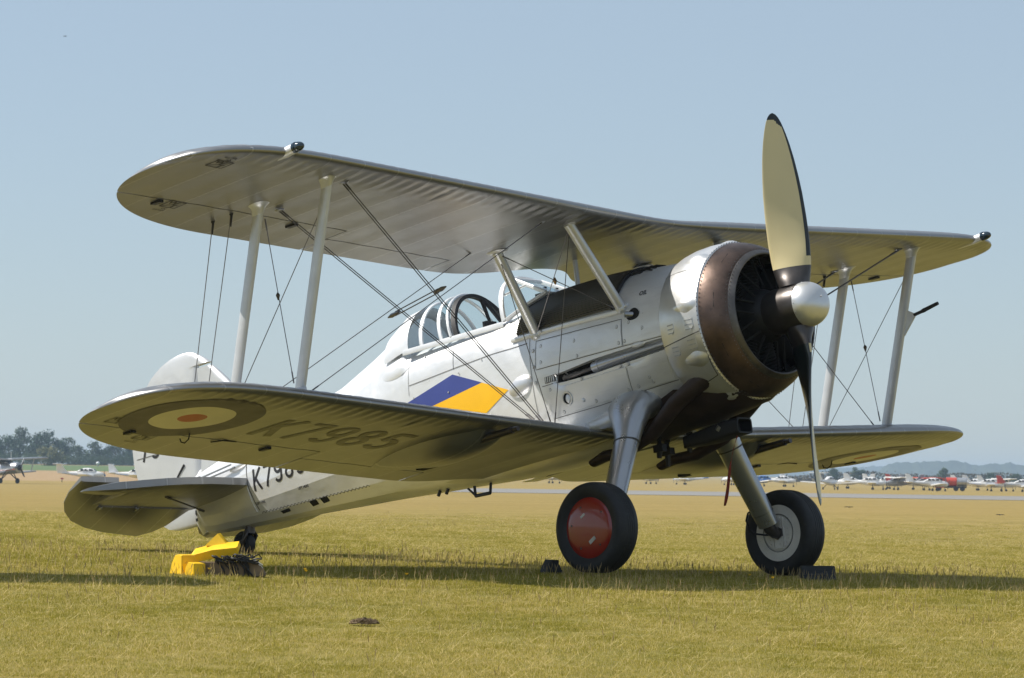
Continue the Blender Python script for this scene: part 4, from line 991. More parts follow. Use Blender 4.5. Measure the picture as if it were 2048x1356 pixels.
vert([(-.2, -6.30, -7.30), (.10, -6.30, -7.255), (.30, -6.42, -7.24), (.5, -6.565, -7.225), (.65, -6.69, -7.21), (.784, -6.815, -7.20), (.88, -6.92, -7.195), (.955, -7.01, -7.195)], lambda d: .036, 'fin')
rud = vert([(-.525, -7.40, -7.56), (-.52, -7.375, -7.70), (-.49, -7.365, -7.83), (-.44, -7.36, -7.92), (-.35, -7.35, -8.00), (-.2, -7.33, -8.10), (0, -7.30, -8.20), (.2, -7.285, -8.25), (.35, -7.27, -8.255), (.5, -7.255, -8.225), (.7, -7.235, -8.13), (.85, -7.22, -8.035), (.96, -7.213, -7.93), (.985, -7.21, -7.90), (.990, -7.03, -7.895), (1.04, -7.10, -7.81), (1.08, -7.17, -7.73), (1.12, -7.245, -7.60), (1.138, -7.31, -7.49), (1.143, -7.36, -7.42)], lambda d: .006 + .030 * min(1, d / .75) ** .9, 'rudder')
mb = MB()
hw_r = lambda x: .0095 + .030 * min(1, max(0, x + 8.25) / .75) ** .9
glyphs(mb, '7985', lambda u, v: np.array((-8.14 + u, -hw_r(-8.14 + u), .215 + .02 * u + v)), .205, .167, .13, 1.0); part('serial_number', mb, M['letter'], 0, rud)
mb = MB(); font_marks(mb, 'G7/1882A', lambda u, v: np.array((-7.52 + u, -.0475, .705 + v)), .05); part('stencil_text', mb, M['letter'], 0, rud)
mb = MB()
for z0, z1, xa, xb in ((.255, .30, -7.30, -8.20), (.80, .83, -7.25, -8.02)):
    mb.grid([[np.array((x, -hw_r(x) - .0005, z + (xb and 0) - (x + 7.25) * -.0)) for z in (z0 - .0035, z0 + .0035)] for x in np.linspace(xa, xb, 12)])
part('rib_tape', mb, M['seam'], 0, rud)
mb = MB(); mb.ball((-7.37, -.03, -.40), (.05, .02, .045), 8, 5); mb.box((-7.38, -.03, -.47), (.05, .03, .03)); part('rudder_hinge', mb, M['dark'], 40, rud)
mb = MB(); mb.tube([(-7.30, 0, -.32), (-7.345, 0, -.5), (-7.31, 0, -.615)], [.10, .09, .05], 14, asp=.55, ref=(1, 0, 0)); part('tail_fairing', mb, M['metal2'], 60)
# tail wheel
tw0 = np.array((-6.815, 0, -.795))
mb = MB(); mb.lathe([(-.035, .060), (-.05, .085), (-.045, .105), (-.02, .118), (.02, .118), (.045, .105), (.05, .085), (.035, .060), (.03, .0)], 28, tw0, 1); mb.lathe([(-.03, .06), (-.03, 0)], 28, tw0, 1); part('tail_wheel', mb, M['rubber'], 40)
mb = MB(); mb.tube([(-6.70, 0, -.58), (-6.715, 0, -.66), (-6.73, 0, -.70)], [.05, .045, .055], 12)
for y in (-.065, .065): mb.tube([(-6.73, y * .6, -.69), (-6.72, y, -.73), (-6.76, y, -.785), (-6.815, y, -.795)], [.035, .03, .026, .03], 8, asp=.5, ref=(1, 0, 0))
part('tail_wheel_fork', mb, M['gun'], 50)
# boarding step under the fuselage
mb = MB(); a_ = [(-3.70, -.10, -.81), (-3.70, -.10, -.90), (-3.52, -.10, -.905), (-3.50, -.10, -.815)]; mb.tube(a_[:2], .013, 6); mb.tube(a_[1:3], .016, 6); mb.tube(a_[2:], .013, 6); mb.tube([(-3.78, -.10, -.82), (-3.70, -.10, -.895)], .011, 6); part('boarding_step', mb, M['dark'])
mb = MB()
for x in (-4.12, -4.02): mb.tube([(x, -.1, -.78), (x - .03, -.1, -.82)], .016, 6)
part('drain_pipe', mb, M['dark'])
BASE = np.zeros(3)

# ==================================================================== THINGS LYING BY THE BIPLANE
def rot3(rx, ry, rz): return np.array(Matrix.Rotation(rz, 3, 'Z') @ Matrix.Rotation(ry, 3, 'Y') @ Matrix.Rotation(rx, 3, 'X'))
def prism(mb, prof, d, c, Mx=None, mat=0):
    """profile in x-z extruded by d along y, bevelled rim"""
    n = len(prof); cen = np.mean(np.array(prof), 0); P = []
    for y, k in ((-d / 2, .93), (-d / 2 + .008, 1), (d / 2 - .008, 1), (d / 2, .93)):
        row = []
        for x, z in prof:
            q = np.array((cen[0] + (x - cen[0]) * k, y, cen[1] + (z - cen[1]) * k)); row.append((Mx @ q if Mx is not None else q) + np.array(c))
        P.append(row)
    return mb.grid(P, cv=True, mat=mat, capu=True)
def mesh_thing(name, mb, mats, label, cat, loc, smooth=35, group=None):
    o = build(name, mb, mats, None, smooth); o.location = tuple(float(q) for q in loc); return tag(o, label, cat, group)

KS = 1.106
def kit_thing(name, mb, mats, label, cat, loc, smooth=35, group=None):
    x, y = loc[0] * KS + .01, 26.95 + (loc[1] - 24.55) * KS
    o = mesh_thing(name, mb, mats, label, cat, (x, y, gz(x, y) + loc[2] * KS), smooth, group); o.scale = (KS, KS, KS); return o
def kit():
    Z = 0.0
    g_ = 'yellow chocks stacked under the tail'
    mb = MB(); prism(mb, [(-.085, 0), (.075, 0), (.075, .130), (.035, .135), (-.015, .130), (-.06, .07)], .15, (0, 0, 0), rot3(0, 0, -.95))
    kit_thing('wheel_chock', mb, M['yel_chock'], 'tall yellow wedge chock at the left end of the pile under the tail', 'wheel chock', (-2.165, 24.55, 0.0), 30, g_)
    mb = MB(); prism(mb, [(-.050, 0), (.05, 0), (.05, .082), (-.012, .090), (-.038, .06)], .10, (0, 0, 0), rot3(0, 0, -.8))
    kit_thing('wheel_chock', mb, M['yel_chock'], 'small yellow chock with curved face standing in front of the wooden block', 'wheel chock', (-2.09, 24.40, 0.0), 30, g_)
    mb = MB(); prism(mb, [(-.175, -.005), (-.15, -.02), (.16, -.022), (.175, .0), (.17, .030), (.0, .045), (-.13, .035)], .13, (0, 0, 0), rot3(.32, -.20, -.10))
    kit_thing('wheel_chock', mb, M['yel_chock'], 'long yellow chock lying tilted across the top of the pile, dark side facing', 'wheel chock', (-1.975, 24.56, Z + .150), 30, g_)
    mb = MB(); mb.add([(-.085, -.05, 0), (.07, -.05, 0), (.085, .05, 0), (-.06, .05, 0), (-.005, -.012, .082), (.012, .02, .085)], [(0, 3, 2, 1), (0, 1, 4), (1, 2, 5, 4), (2, 3, 5), (3, 0, 4, 5)])
    kit_thing('wheel_chock', mb, M['yel_chock'], 'pointed yellow wedge topping the pile beside the tail wheel', 'wheel chock', (-1.955, 24.62, Z + .196), 0, g_)
    mb = MB(); prism(mb, [(-.225, 0), (.215, 0), (.22, .02), (.19, .07), (.16, .092), (-.225, .095)], .12, (0, 0, 0), rot3(0, 0, .06))
    kit_thing('wooden_block', mb, M['wood'], 'weathered wooden beam lying on the grass under the black cable bundle', 'wooden block', (-1.845, 24.52, 0.0), 30)
    mb = MB(); r = np.random.default_rng(5)
    for k in range(34):
        w0 = r.uniform(-.15, .06); L = r.uniform(.05, .15); ph = r.uniform(0, 6); pts = []
        hang = k % 3 == 0
        for t in np.linspace(0, 1, 9):
            x = w0 + L * t + .015 * math.sin(6 * t + ph); y = -.06 + .035 * math.sin(4 * t + ph); z = .098 + .018 * (k % 4) * .7 + .012 * math.sin(7 * t + ph * 2)
            if hang: x = w0 + .18 * (t * .4) + .01 * math.sin(9 * t + ph); y = -.068 - .01 * math.sin(3 * t); z = .135 - .13 * t ** 1.5
            pts.append((x, y, z))
        mb.tube(pts, r.uniform(.0035, .007), 6)
    kit_thing('cable_bundle', mb, M['cable'], 'tangled bundle of black cable draped over the wooden beam', 'cable', (-1.82, 24.52, Z), 60)
    mb = MB()
    for k in range(3): mb.tube([(-.03, .0, .0), (-.01 + .01 * k, -.01, .012), (.02, -.02 - .004 * k, .004), (.06, -.02, -.02 - .02 * k)], .004, 5)
    kit_thing('rope_end', mb, M['rope'], 'short frayed pale rope end on the right of the wooden beam', 'rope', (-1.705, 24.50, Z + .10), 60)
kit()
# rubber chocks at the main wheels
def rubber_chock(label, x, y, rz, h, L):
    mb = MB(); prof = [(-.085, 0), (.085, 0), (.075, .02), (.07, .030), (.062, .034), (.058, .052), (.05, .056), (.045, .074), (.036, .078), (.03, h), (-.03, h), (-.06, h * .55)]
    prism(mb, prof, L, (0, 0, 0)); o = mesh_thing('wheel_chock', mb, M['rubber'], label, 'wheel chock', (x, y, gz(x, y)), 25, 'black rubber chocks at the main wheels'); o.rotation_euler = (0, 0, rz)
rubber_chock('black rounded rubber chock behind the red-hubbed main wheel', .350, 29.86, math.radians(30), .115, .12)
rubber_chock('black ribbed rubber chock lying in front of the white-ringed main wheel', 2.585, 30.55, math.radians(-75), .125, .29)

# red ribbon hanging from the chin
mb = MB(); P = []
top = a2w((-.76, -.0, -.895)); L_ = .60
for t in np.linspace(0, 1, 20):
    tw = 2.2 * math.sin(2.1 * t * PI) * .5 + .6; wd = .009 + .006 * t; c = top + np.array((-.115 * t - .012 * math.sin(5 * t), .02 * math.sin(6 * t), -L_ * t)) ; d = np.array((math.cos(tw), math.sin(tw), 0)) * wd
    P.append([c - d, c + d * .2 + (0, .002, 0), c + d])
mb.grid(P); v0 = top.copy(); mb.v = [tuple(np.array(q) - v0) for q in mb.v]
o = mesh_thing('safety_ribbon', mb, M['ribbon'], 'narrow twisted red ribbon hanging from the chin of the biplane', 'ribbon', v0, 60)
sl = o.modifiers.new('thickness', 'SOLIDIFY'); sl.thickness = .002

# dried turf clump in the foreground
def turf(x, y):
    r = np.random.default_rng(11); mb = MB(); P = []
    for i in range(14):
        th = PI / 2 * i / 13; row = []
        for k in range(26):
            a = 2 * PI * k / 26; rr_ = (.052 + .010 * math.sin(2 * a + 1) + .006 * math.sin(5 * a)) * math.cos(th) * (1 + r.normal(0, .07)); row.append((rr_ * math.cos(a) * 1.05, rr_ * math.sin(a) * .7, .030 * math.sin(th) * (1 + .5 * math.sin(3 * a)) + r.normal(0, .003) + .002))
        P.append(row)
    mb.grid(P, cv=True)
    for k in range(260):
        a = r.uniform(0, 2 * PI); q = r.uniform(0, 1) ** .5 * .056; b = np.array((q * math.cos(a), q * math.sin(a) * .7, .012 + .012 * (1 - q / .066))); d = np.array((r.normal(0, .6), r.normal(0, .6), r.uniform(.3, 1))); d /= np.linalg.norm(d); L = r.uniform(.012, .032)
        s_ = np.cross(d, (0, .9, .3)); s_ = s_ / np.linalg.norm(s_) * .0014; mb.add([b - s_, b + s_, b + d * L], [(0, 1, 2)])
    mesh_thing('turf_clump', mb, paint('dried_brown_turf', (.14, .095, .05), .95, 0, .4, 40), 'small brown clump of dried turf lying on the foreground grass', 'turf clump', (x, y, gz(x, y) + .012), 60).scale = (1.34, 1.34, .8)
turf(-.841, 21.285)

# ==================================================================== GRASS
def blade_mat(name, lo, hi):
    m, nt, b = newmat(name); oi = nt.nodes.new('ShaderNodeObjectInfo')
    c = ramp(nt, oi.outputs['Random'], [(0, lo), (1, hi)])
    df = nt.nodes.new('ShaderNodeBsdfDiffuse'); tl = nt.nodes.new('ShaderNodeBsdfTranslucent'); mx = nt.nodes.new('ShaderNodeMixShader'); mx.inputs[0].default_value = .42
    nt.links.new(c, df.inputs[0]); nt.links.new(c, tl.inputs[0]); nt.links.new(df.outputs[0], mx.inputs[1]); nt.links.new(tl.outputs[0], mx.inputs[2])
    nt.links.new(mx.outputs[0], nt.nodes['Material Output'].inputs[0]); return m
BM = [blade_mat('green_grass_blade', (.215, .205, .026), (.34, .31, .05)), blade_mat('olive_grass_blade', (.40, .34, .066), (.53, .43, .105)), blade_mat('straw_grass_blade', (.58, .46, .18), (.80, .66, .33)), blade_mat('seed_head', (.30, .22, .12), (.46, .36, .20))]
tufts = bpy.data.collections.new('grass_tufts')
def tuft(i, n, rad, hmin, hmax, wts, stalks=0, lean=.38, wd=.0011):
    r = np.random.default_rng(100 + i); mb = MB()
    for k in range(n):
        a = r.uniform(0, 2 * PI); q = rad * math.sqrt(r.uniform()); b = np.array((q * math.cos(a), q * math.sin(a), -.006)); h = r.uniform(hmin, hmax); t = r.uniform(0, 2 * PI)
        ln = abs(r.normal(0, lean)) * h; d = np.array((math.cos(t), math.sin(t), 0)); s_ = np.array((-math.sin(t + r.normal(0, .7)), math.cos(t), 0)) * wd * r.uniform(.7, 1.4)
        m1 = b + d * ln * .45 + (0, 0, h * .58); tip = b + d * ln + (0, 0, h * (1 - .25 * min(1, ln / h)))
        mb.add([b - s_, b + s_, m1 + s_ * .7, m1 - s_ * .7, tip], [(0, 1, 2, 3), (3, 2, 4)], int(r.choice(3, p=wts)))
    for k in range(int(r.integers(0, 2))):          # long dead blades lying on the sward
        a = r.uniform(0, 2 * PI); q = rad * r.uniform(0, 1); b = np.array((q * math.cos(a), q * math.sin(a), r.uniform(.008, .02))); t = r.uniform(0, 2 * PI); L = r.uniform(.03, .08); d = np.array((math.cos(t), math.sin(t), r.uniform(.1, .9))); s_ = np.array((-math.sin(t), math.cos(t), .5)) * .0009; m2 = b + d * L * .5
        mb.add([b - s_, b + s_, m2 + s_, m2 - s_, b + d * L], [(0, 1, 2, 3), (3, 2, 4)], 2)
    for k in range(stalks):
        a = r.uniform(0, 2 * PI); q = rad * r.uniform(0, 1); b = np.array((q * math.cos(a), q * math.sin(a), -.005)); h = r.uniform(.035, .11); d = np.array((r.normal(0, .22), r.normal(0, .22), 1.0)); t_ = b + d * h; s_ = np.array((.0012, .0008, 0)); m2 = b + d * h * .55 + (r.normal(0, .008), r.normal(0, .008), 0)
        mb.add([b - s_, b + s_, m2 + s_, m2 - s_, t_], [(0, 1, 2, 3), (3, 2, 4)], 2)
        mb.tube([t_ - d * .035, t_ - d * .015, t_ + d * .006], [.0010, .0022, .0006], 4, 3, False)
    me = bpy.data.meshes.new('tuft'); me.from_pydata(mb.v, [], mb.f); [me.materials.append(q) for q in BM]; me.polygons.foreach_set('material_index', mb.m)
    o = bpy.data.objects.new('tuft_%02d' % i, me); tufts.objects.link(o)
G_, O_, S_ = (.66, .25, .09), (.44, .40, .16), (.24, .42, .34)
for i, (n, rad, h0, h1, wts, stk) in enumerate([(110, .11, .008, .024, G_, 0), (110, .11, .008, .026, G_, 0), (110, .11, .008, .024, O_, 0), (110, .12, .007, .024, O_, 0), (100, .12, .007, .022, S_, 0), (100, .12, .007, .025, S_, 0),
                                               (70, .11, .010, .036, G_, 0), (70, .11, .010, .040, O_, 1), (60, .12, .012, .046, (.45, .35, .2), 1), (50, .13, .008, .034, S_, 2)]):
    tuft(i, n, rad, h0, h1, wts, stk)
def vnoise(x, y, seed):
    r = np.random.default_rng(seed); T = r.uniform(0, 1, (128, 128)); xi, yi = np.floor(x).astype(int), np.floor(y).astype(int); fx_, fy = x - xi, y - yi; fx_ = fx_ * fx_ * (3 - 2 * fx_); fy = fy * fy * (3 - 2 * fy)
    g = lambda a, b: T[a % 128, b % 128]
    return (g(xi, yi) * (1 - fx_) + g(xi + 1, yi) * fx_) * (1 - fy) + (g(xi, yi + 1) * (1 - fx_) + g(xi + 1, yi + 1) * fx_) * fy
def grass():
    r = np.random.default_rng(21); X = []; Y = []
    for y0, y1, dens in ((15, 25, 110), (25, 42, 95), (42, 66, 36), (66, 125, 10)):
        n = int(dens * .165 * (y1 * y1 - y0 * y0)); yy = np.sqrt(r.uniform(y0 * y0, y1 * y1, n)); X.append(r.uniform(-.165, .165, n) * yy); Y.append(yy)
    X, Y = np.concatenate(X), np.concatenate(Y)
    mask = r.uniform(0, 1, len(X)) > smst((Y - 40) / 85)
    for p in (a2w((-1.45, -1.2, -1.97)), a2w((-1.45, 1.2, -1.97))): mask &= ((X - p[0]) ** 2 + (Y - p[1]) ** 2) > .07 ** 2
    mask &= ~((abs(X + 2.08) < .29) & (abs(Y - 26.95) < .08))
    X, Y = X[mask], Y[mask]; n = len(X)
    dry = .55 * vnoise(X * 1.1 + 40, Y * .45 + 9, 1) + .45 * vnoise(X * 4 + 7, Y * 1.8 + 3, 2) + r.normal(0, .12, n)
    dry += .30 * smst((Y - 33) / 55) - .05 * np.exp(-((Y - 28) / 6) ** 2) + .16 * smst((25 - Y) / 6)
    idx = np.where(dry < .42, r.integers(0, 2, n), np.where(dry < .60, r.integers(2, 4, n), r.integers(4, 6, n)))
    # the unmown strip round the parked aircraft, longer with seed heads
    ru = (np.exp(-((Y - 30 - X * .3) / 5.5) ** 2) * (.35 + .8 * vnoise(X * .9 + 3, Y * .5, 4))); tall = r.uniform(0, 1, n) < .42 * ru
    for p in (a2w((-1.45, -1.2, -1.97)), a2w((-1.45, 1.2, -1.97)), np.array((2.6, 30.5, 0)), np.array((.35, 29.9, 0)), np.array((-2.05, 26.9, 0))): tall |= (((X - p[0]) / .45) ** 2 + ((Y - p[1] + .25) / .5) ** 2 < 1) & (r.uniform(0, 1, n) < .55)
    idx = np.where(tall, np.where(dry < .5, r.choice([6, 7, 8], n), r.choice([7, 8, 9], n)), idx)
    st = r.uniform(0, 1, n) < .004; idx = np.where(st, 9, idx)
    me = bpy.data.meshes.new('grass'); me.from_pydata(np.stack([X, Y, ground_z(X, Y)], 1).tolist(), [], [])
    at = me.attributes.new('idx', 'INT', 'POINT'); at.data.foreach_set('value', idx.astype(np.int32))
    sc_ = me.attributes.new('sc', 'FLOAT', 'POINT'); sc_.data.foreach_set('value', (r.uniform(.7, 1.25, n) * np.where(Y > 40, 1.25, 1.0) * np.where(Y > 62, 1.35, 1.0)).astype(np.float32))
    rt = me.attributes.new('rt', 'FLOAT', 'POINT'); rt.data.foreach_set('value', r.uniform(0, 2 * PI, n).astype(np.float32))
    o = bpy.data.objects.new('grass', me); COL.objects.link(o); tag(o, 'short dry grass blades mixed green and straw on the airfield', 'grass'); o['kind'] = 'stuff'
    ng = bpy.data.node_groups.new('grass_nodes', 'GeometryNodeTree'); ng.interface.new_socket('Geometry', in_out='INPUT', socket_type='NodeSocketGeometry'); ng.interface.new_socket('Geometry', in_out='OUTPUT', socket_type='NodeSocketGeometry')
    gi, go = ng.nodes.new('NodeGroupInput'), ng.nodes.new('NodeGroupOutput'); ip = ng.nodes.new('GeometryNodeInstanceOnPoints'); ci = ng.nodes.new('GeometryNodeCollectionInfo')
    ci.inputs['Collection'].default_value = tufts; ci.inputs['Separate Children'].default_value = True; ci.inputs['Reset Children'].default_value = True
    def na(nm, ty): q = ng.nodes.new('GeometryNodeInputNamedAttribute'); q.data_type = ty; q.inputs[0].default_value = nm; return q.outputs[0]
    cx_ = ng.nodes.new('ShaderNodeCombineXYZ'); ng.links.new(na('rt', 'FLOAT'), cx_.inputs[2]); er = ng.nodes.new('FunctionNodeEulerToRotation'); ng.links.new(cx_.outputs[0], er.inputs[0])
    ng.links.new(gi.outputs[0], ip.inputs['Points']); ng.links.new(ci.outputs[0], ip.inputs['Instance']); ip.inputs['Pick Instance'].default_value = True
    ng.links.new(na('idx', 'INT'), ip.inputs['Instance Index']); ng.links.new(er.outputs[0], ip.inputs['Rotation']); ng.links.new(na('sc', 'FLOAT'), ip.inputs['Scale']); ng.links.new(ip.outputs[0], go.inputs[0])
    md = o.modifiers.new('grass', 'NODES'); md.node_group = ng
grass()
# dandelions
M['petal'] = paint('dandelion_yellow', (.80, .52, .01), .6, 0, .1, 50); M['stem'] = paint('green_stem', (.12, .16, .03), .7)
def dandelion(x, y, label, h=.06):
    t = thing('dandelion', label, 'flower', (x, y, gz(x, y)), 0, 'yellow dandelions in the grass')
    mb = MB(); mb.tube([(0, 0, -.01), (.004, 0, h * .6), (0, 0, h)], .002, 6); build('stem', mb, M['stem'], t)
    mb = MB()
    for k in range(22):
        a = 2 * PI * k / 22; L = .017 if k % 2 else .012; d = np.array((math.cos(a), math.sin(a), .35 + .3 * (k % 2))); s_ = np.array((-math.sin(a), math.cos(a), 0)) * .003; c = np.array((0, 0, h)); mb.add([c, c + d * L * .6 - s_, c + d * L, c + d * L * .6 + s_], [(0, 1, 2, 3)])
    mb.ball((0, 0, h + .003), (.008, .008, .005), 8, 5); build('flower_head', mb, M['petal'], t)
for x, y, lb in ((-1.469, 26.36, 'yellow dandelion nearest the right end of the wooden beam'), (-1.445, 26.06, 'lower of two dandelions right of the wooden beam'), (-2.121, 25.87, 'yellow dandelion in front of the yellow chocks'), (-.728, 26.11, 'pale yellow dandelion alone between the tail and the red-hubbed wheel'),
                 (1.567, 28.31, 'yellow dandelion in the shadow between the two main wheels'), (1.86, 28.15, 'half-hidden yellow dandelion before the white-ringed wheel'), (2.004, 27.69, 'yellow dandelion at the shadow edge below the white-ringed wheel')):
    dandelion(x, y, lb, .09)

# ==================================================================== THE FAR SIDE OF THE FIELD
M['w_paint'] = paint('white_aircraft_paint', (.80, .80, .80), .3, 0, .04, 3, 0, .3); M['b_paint'] = paint('blue_aircraft_paint', (.10, .22, .50), .35, 0, .1, 2); M['r_paint'] = paint('red_aircraft_paint', (.50, .06, .03), .35, 0, .1, 2)
M['g_paint'] = paint('grey_aircraft_paint', (.28, .29, .31), .4, 0, .1, 2); M['win'] = paint('dark_cabin_glass', (.02, .025, .03), .1, 0, .2, 3); M['silver_far'] = paint('bare_metal_skin', (.42, .43, .45), .35, .55, .15, 2)
def lofted(mb, st, n=14, mat=0):
    """st: (x, z, half width, half height)"""
    return mb.grid([[np.array((x, hw * math.cos(a), z + hh * math.sin(a))) for a in np.linspace(0, 2 * PI, n + 1)[:-1]] for x, z, hw, hh in st], cv=True, capu=True, mat=mat)
def slab(mb, pts, th, mat=0):
    """thin lifting surface from corner points, thickened along its normal"""
    pts = [np.array(p, float) for p in pts]; nrm = np.cross(pts[1] - pts[0], pts[2] - pts[0]); nrm /= np.linalg.norm(nrm); c = sum(pts) / len(pts); P = []
    for k, o in ((.96, -.5), (1, -.15), (1, .15), (.96, .5)): P.append([c + (p - c) * k + nrm * th * o for p in pts])
    return mb.grid(P, cv=True, capu=True, mat=mat)
GRP = 'light aeroplanes parked beyond the runway'
def light_plane(label, px, Y, yaw, kind='low', body='w_paint', trim='b_paint', tail=None, wingm=None, group=GRP, X=None, name='light_aeroplane'):
    sc_ = 1.12 if X is None else 1.0; X = px * Y if X is None else X; t = thing(name, label, 'aeroplane', (X, Y, gz(X, Y)), math.radians(yaw), group); t.scale = (sc_, sc_, sc_)
    hi = kind == 'high'; B, T, Wm = M[body], M[tail or body], M[wingm or body]
    mb = MB(); lofted(mb, [(2.35, 1.12, .12, .14), (2.2, 1.14, .40, .36), (1.5, 1.18, .52, .48), (.6, 1.24, .56, .58), (-.8, 1.28, .52, .55), (-1.8, 1.30, .34, .36), (-3.4, 1.38, .15, .19), (-4.6, 1.45, .05, .12)]); fb = build('fuselage', mb, B, t, 50)
    mb = MB(); lofted(mb, [(1.9, .98, .45, .05), (.4, 1.08, .585, .07), (-1.8, 1.18, .37, .05), (-4.0, 1.36, .12, .04)], 12); build('side_stripe', mb, M[trim], fb, 50)
    mb = MB(); lofted(mb, [(1.25, 1.60, .34, .05), (.75, 1.80, .46, .22), (.1, 1.88, .50, .30), (-.7, 1.86, .47, .28), (-1.7, 1.62, .28, .10)], 14); cb = build('cabin', mb, B, t, 50)
    for s in (-1, 1):
        for xa, xb in ((.72, .12), (.02, -.55), (-.65, -1.15)):
            mb = MB(); slab(mb, [(xa, .49 * s, 1.72), (xb, .505 * s, 1.72), (xb, .44 * s, 2.03), (xa - .06, .42 * s, 2.0)], .04); build('window', mb, M['win'], cb, 0)
    mb = MB(); slab(mb, [(1.22, -.30, 1.66), (1.22, .30, 1.66), (.80, .36, 2.0), (.80, -.36, 2.0)], .04); build('windscreen', mb, M['win'], cb, 0)
    for s in (-1, 1):
        mb = MB(); z0, z1 = (2.12, 2.22) if hi else (.95, 1.25); slab(mb, [(.85, .35 * s, z0), (.75, 4.9 * s, z1), (.30, 5.15 * s, z1), (-.55, 5.0 * s, z1), (-.75, .35 * s, z0)], .16); build('wing', mb, Wm, t, 50)
        if hi: mb = MB(); mb.tube([(.3, .5 * s, .95), (.2, 2.5 * s, 2.12)], .05, 6); build('wing_strut', mb, B, t)
        mb = MB(); tz = 2.72 if kind == 'ttail' else 1.50; tx = -.35 if kind == 'ttail' else 0; slab(mb, [(-3.75 + tx, .05 * s, tz), (-4.0 + tx, 1.6 * s, tz), (-4.7 + tx, 1.6 * s, tz), (-4.75 + tx, .05 * s, tz)], .08); build('tailplane', mb, T, t, 50)
        mb = MB(); mb.tube([(.1, .5 * s, .95), (.1, 1.25 * s, .25)], .05, 6); mb.lathe([(-.07, .0), (-.08, .17), (-.05, .21), (.05, .21), (.08, .17), (.07, 0)], 16, (.1, 1.27 * s, .21), 1); build('main_wheel', mb, M['rubber'], t)
    mb = MB(); mb.tube([(1.75, 0, .85), (1.85, 0, .2)], .045, 6); mb.lathe([(-.06, 0), (-.06, .15), (-.04, .18), (.04, .18), (.06, .15), (.06, 0)], 14, (1.87, 0, .18), 1); build('nose_wheel', mb, M['rubber'], t)
    mb = MB(); slab(mb, [(-3.2, 0, 1.50), (-4.15, 0, 2.72), (-4.9, 0, 2.78), (-4.72, 0, 1.36)], .10); build('fin', mb, T, t, 50)
    mb = MB(); mb.lathe([(2.30, .17), (2.45, .15), (2.6, .0)], 12, (0, 0, 1.12), 0); pr = build('spinner', mb, M[trim], t, 50); mb = MB(); mb.box((2.42, 0, 1.12), (.05, .12, 1.75), M=rot3(.6, 0, 0)); build('propeller_blade', mb, M['black'], pr, 0)
    return t
def copy_tree(o, parent=None):
    c = o.copy(); COL.objects.link(c)
    if parent: c.parent = parent
    for ch in list(o.children): copy_tree(ch, c)
    return c
P2 = lambda px: (px - 1024) / F_PX
light_plane('white low-wing light aeroplane seen under the biplane left of the red-hubbed wheel', P2(1105), 800, 15)
light_plane('white light aeroplane half hidden behind the near main leg', P2(1300), 860, 20, 'low', 'w_paint', 'r_paint')
light_plane('white and blue aeroplane seen between the two main legs', P2(1375), 840, 170, 'low', 'w_paint', 'b_paint', 'b_paint')
light_plane('white aeroplane showing just right of the far main leg', P2(1470), 860, 165, 'low', 'w_paint', 'b_paint')
light_plane('blue and white low-wing aeroplane above the white-ringed wheel', P2(1528), 800, 200, 'low', 'b_paint', 'w_paint', 'w_paint', 'w_paint')
light_plane('white aeroplane with a dark grey nose right of the blue one', P2(1572), 800, -12, 'low', 'w_paint', 'g_paint', None, 'w_paint')
light_plane('white T-tail aeroplane seen from behind beside the propeller tip', P2(1664), 655, 62, 'ttail', 'w_paint', 'b_paint')
light_plane('white low-wing aeroplane just behind the T-tail aeroplane', P2(1700), 740, 168)
light_plane('white aeroplane with dark cabin windows right of the T-tail', P2(1748), 690, -8, 'low', 'w_paint', 'g_paint')
light_plane('white aeroplane with tall white fin in the middle of the row', P2(1780), 760, -15, 'low', 'w_paint', 'r_paint')
light_plane('grey high-wing aeroplane left of the red and white one', P2(1797), 700, 190, 'high', 'g_paint', 'w_paint', None, 'w_paint')
light_plane('red and white high-wing aeroplane left of the fuel truck', P2(1829), 730, -10, 'high', 'w_paint', 'r_paint', 'r_paint', 'w_paint')
light_plane('grey high-wing aeroplane with red wing beside the fuel truck', P2(1856), 700, 15, 'high', 'g_paint', 'r_paint', None, 'r_paint')
light_plane('small white aeroplane nosed up to the fuel truck', P2(1872), 665, 10, 'low', 'w_paint', 'g_paint')
light_plane('white low-wing aeroplane just right of the fuel truck', P2(1958), 740, -14, 'low', 'w_paint', 'g_paint')
light_plane('white aeroplane with a row of dark windows right of the truck', P2(1985), 700, -8, 'low', 'w_paint', 'b_paint')
light_plane('white high-wing aeroplane near the right edge of the row', P2(2010), 720, 12, 'high', 'w_paint', 'b_paint')
light_plane('aeroplane with a red fin at the right end of the row', P2(2052), 690, 10, 'low', 'w_paint', 'b_paint', 'r_paint')
light_plane('white T-tail aeroplane with blue fin in front of the trees', P2(182), 600, -6, 'ttail', 'w_paint', 'b_paint', None, None, 'white light aeroplanes parked on the left')
light_plane('white light aeroplane partly hidden behind the rudder of the biplane', P2(285), 606, -8, 'low', 'w_paint', 'b_paint', None, None, 'white light aeroplanes parked on the left')
# the neighbour in the flight line: outside the frame, its wing tip shades the grass at the left edge
light_plane('white high-wing aeroplane parked next in line just beyond the left edge', 0, 24.96, -75, 'high', 'w_paint', 'b_paint', None, None, None, X=-9.27)
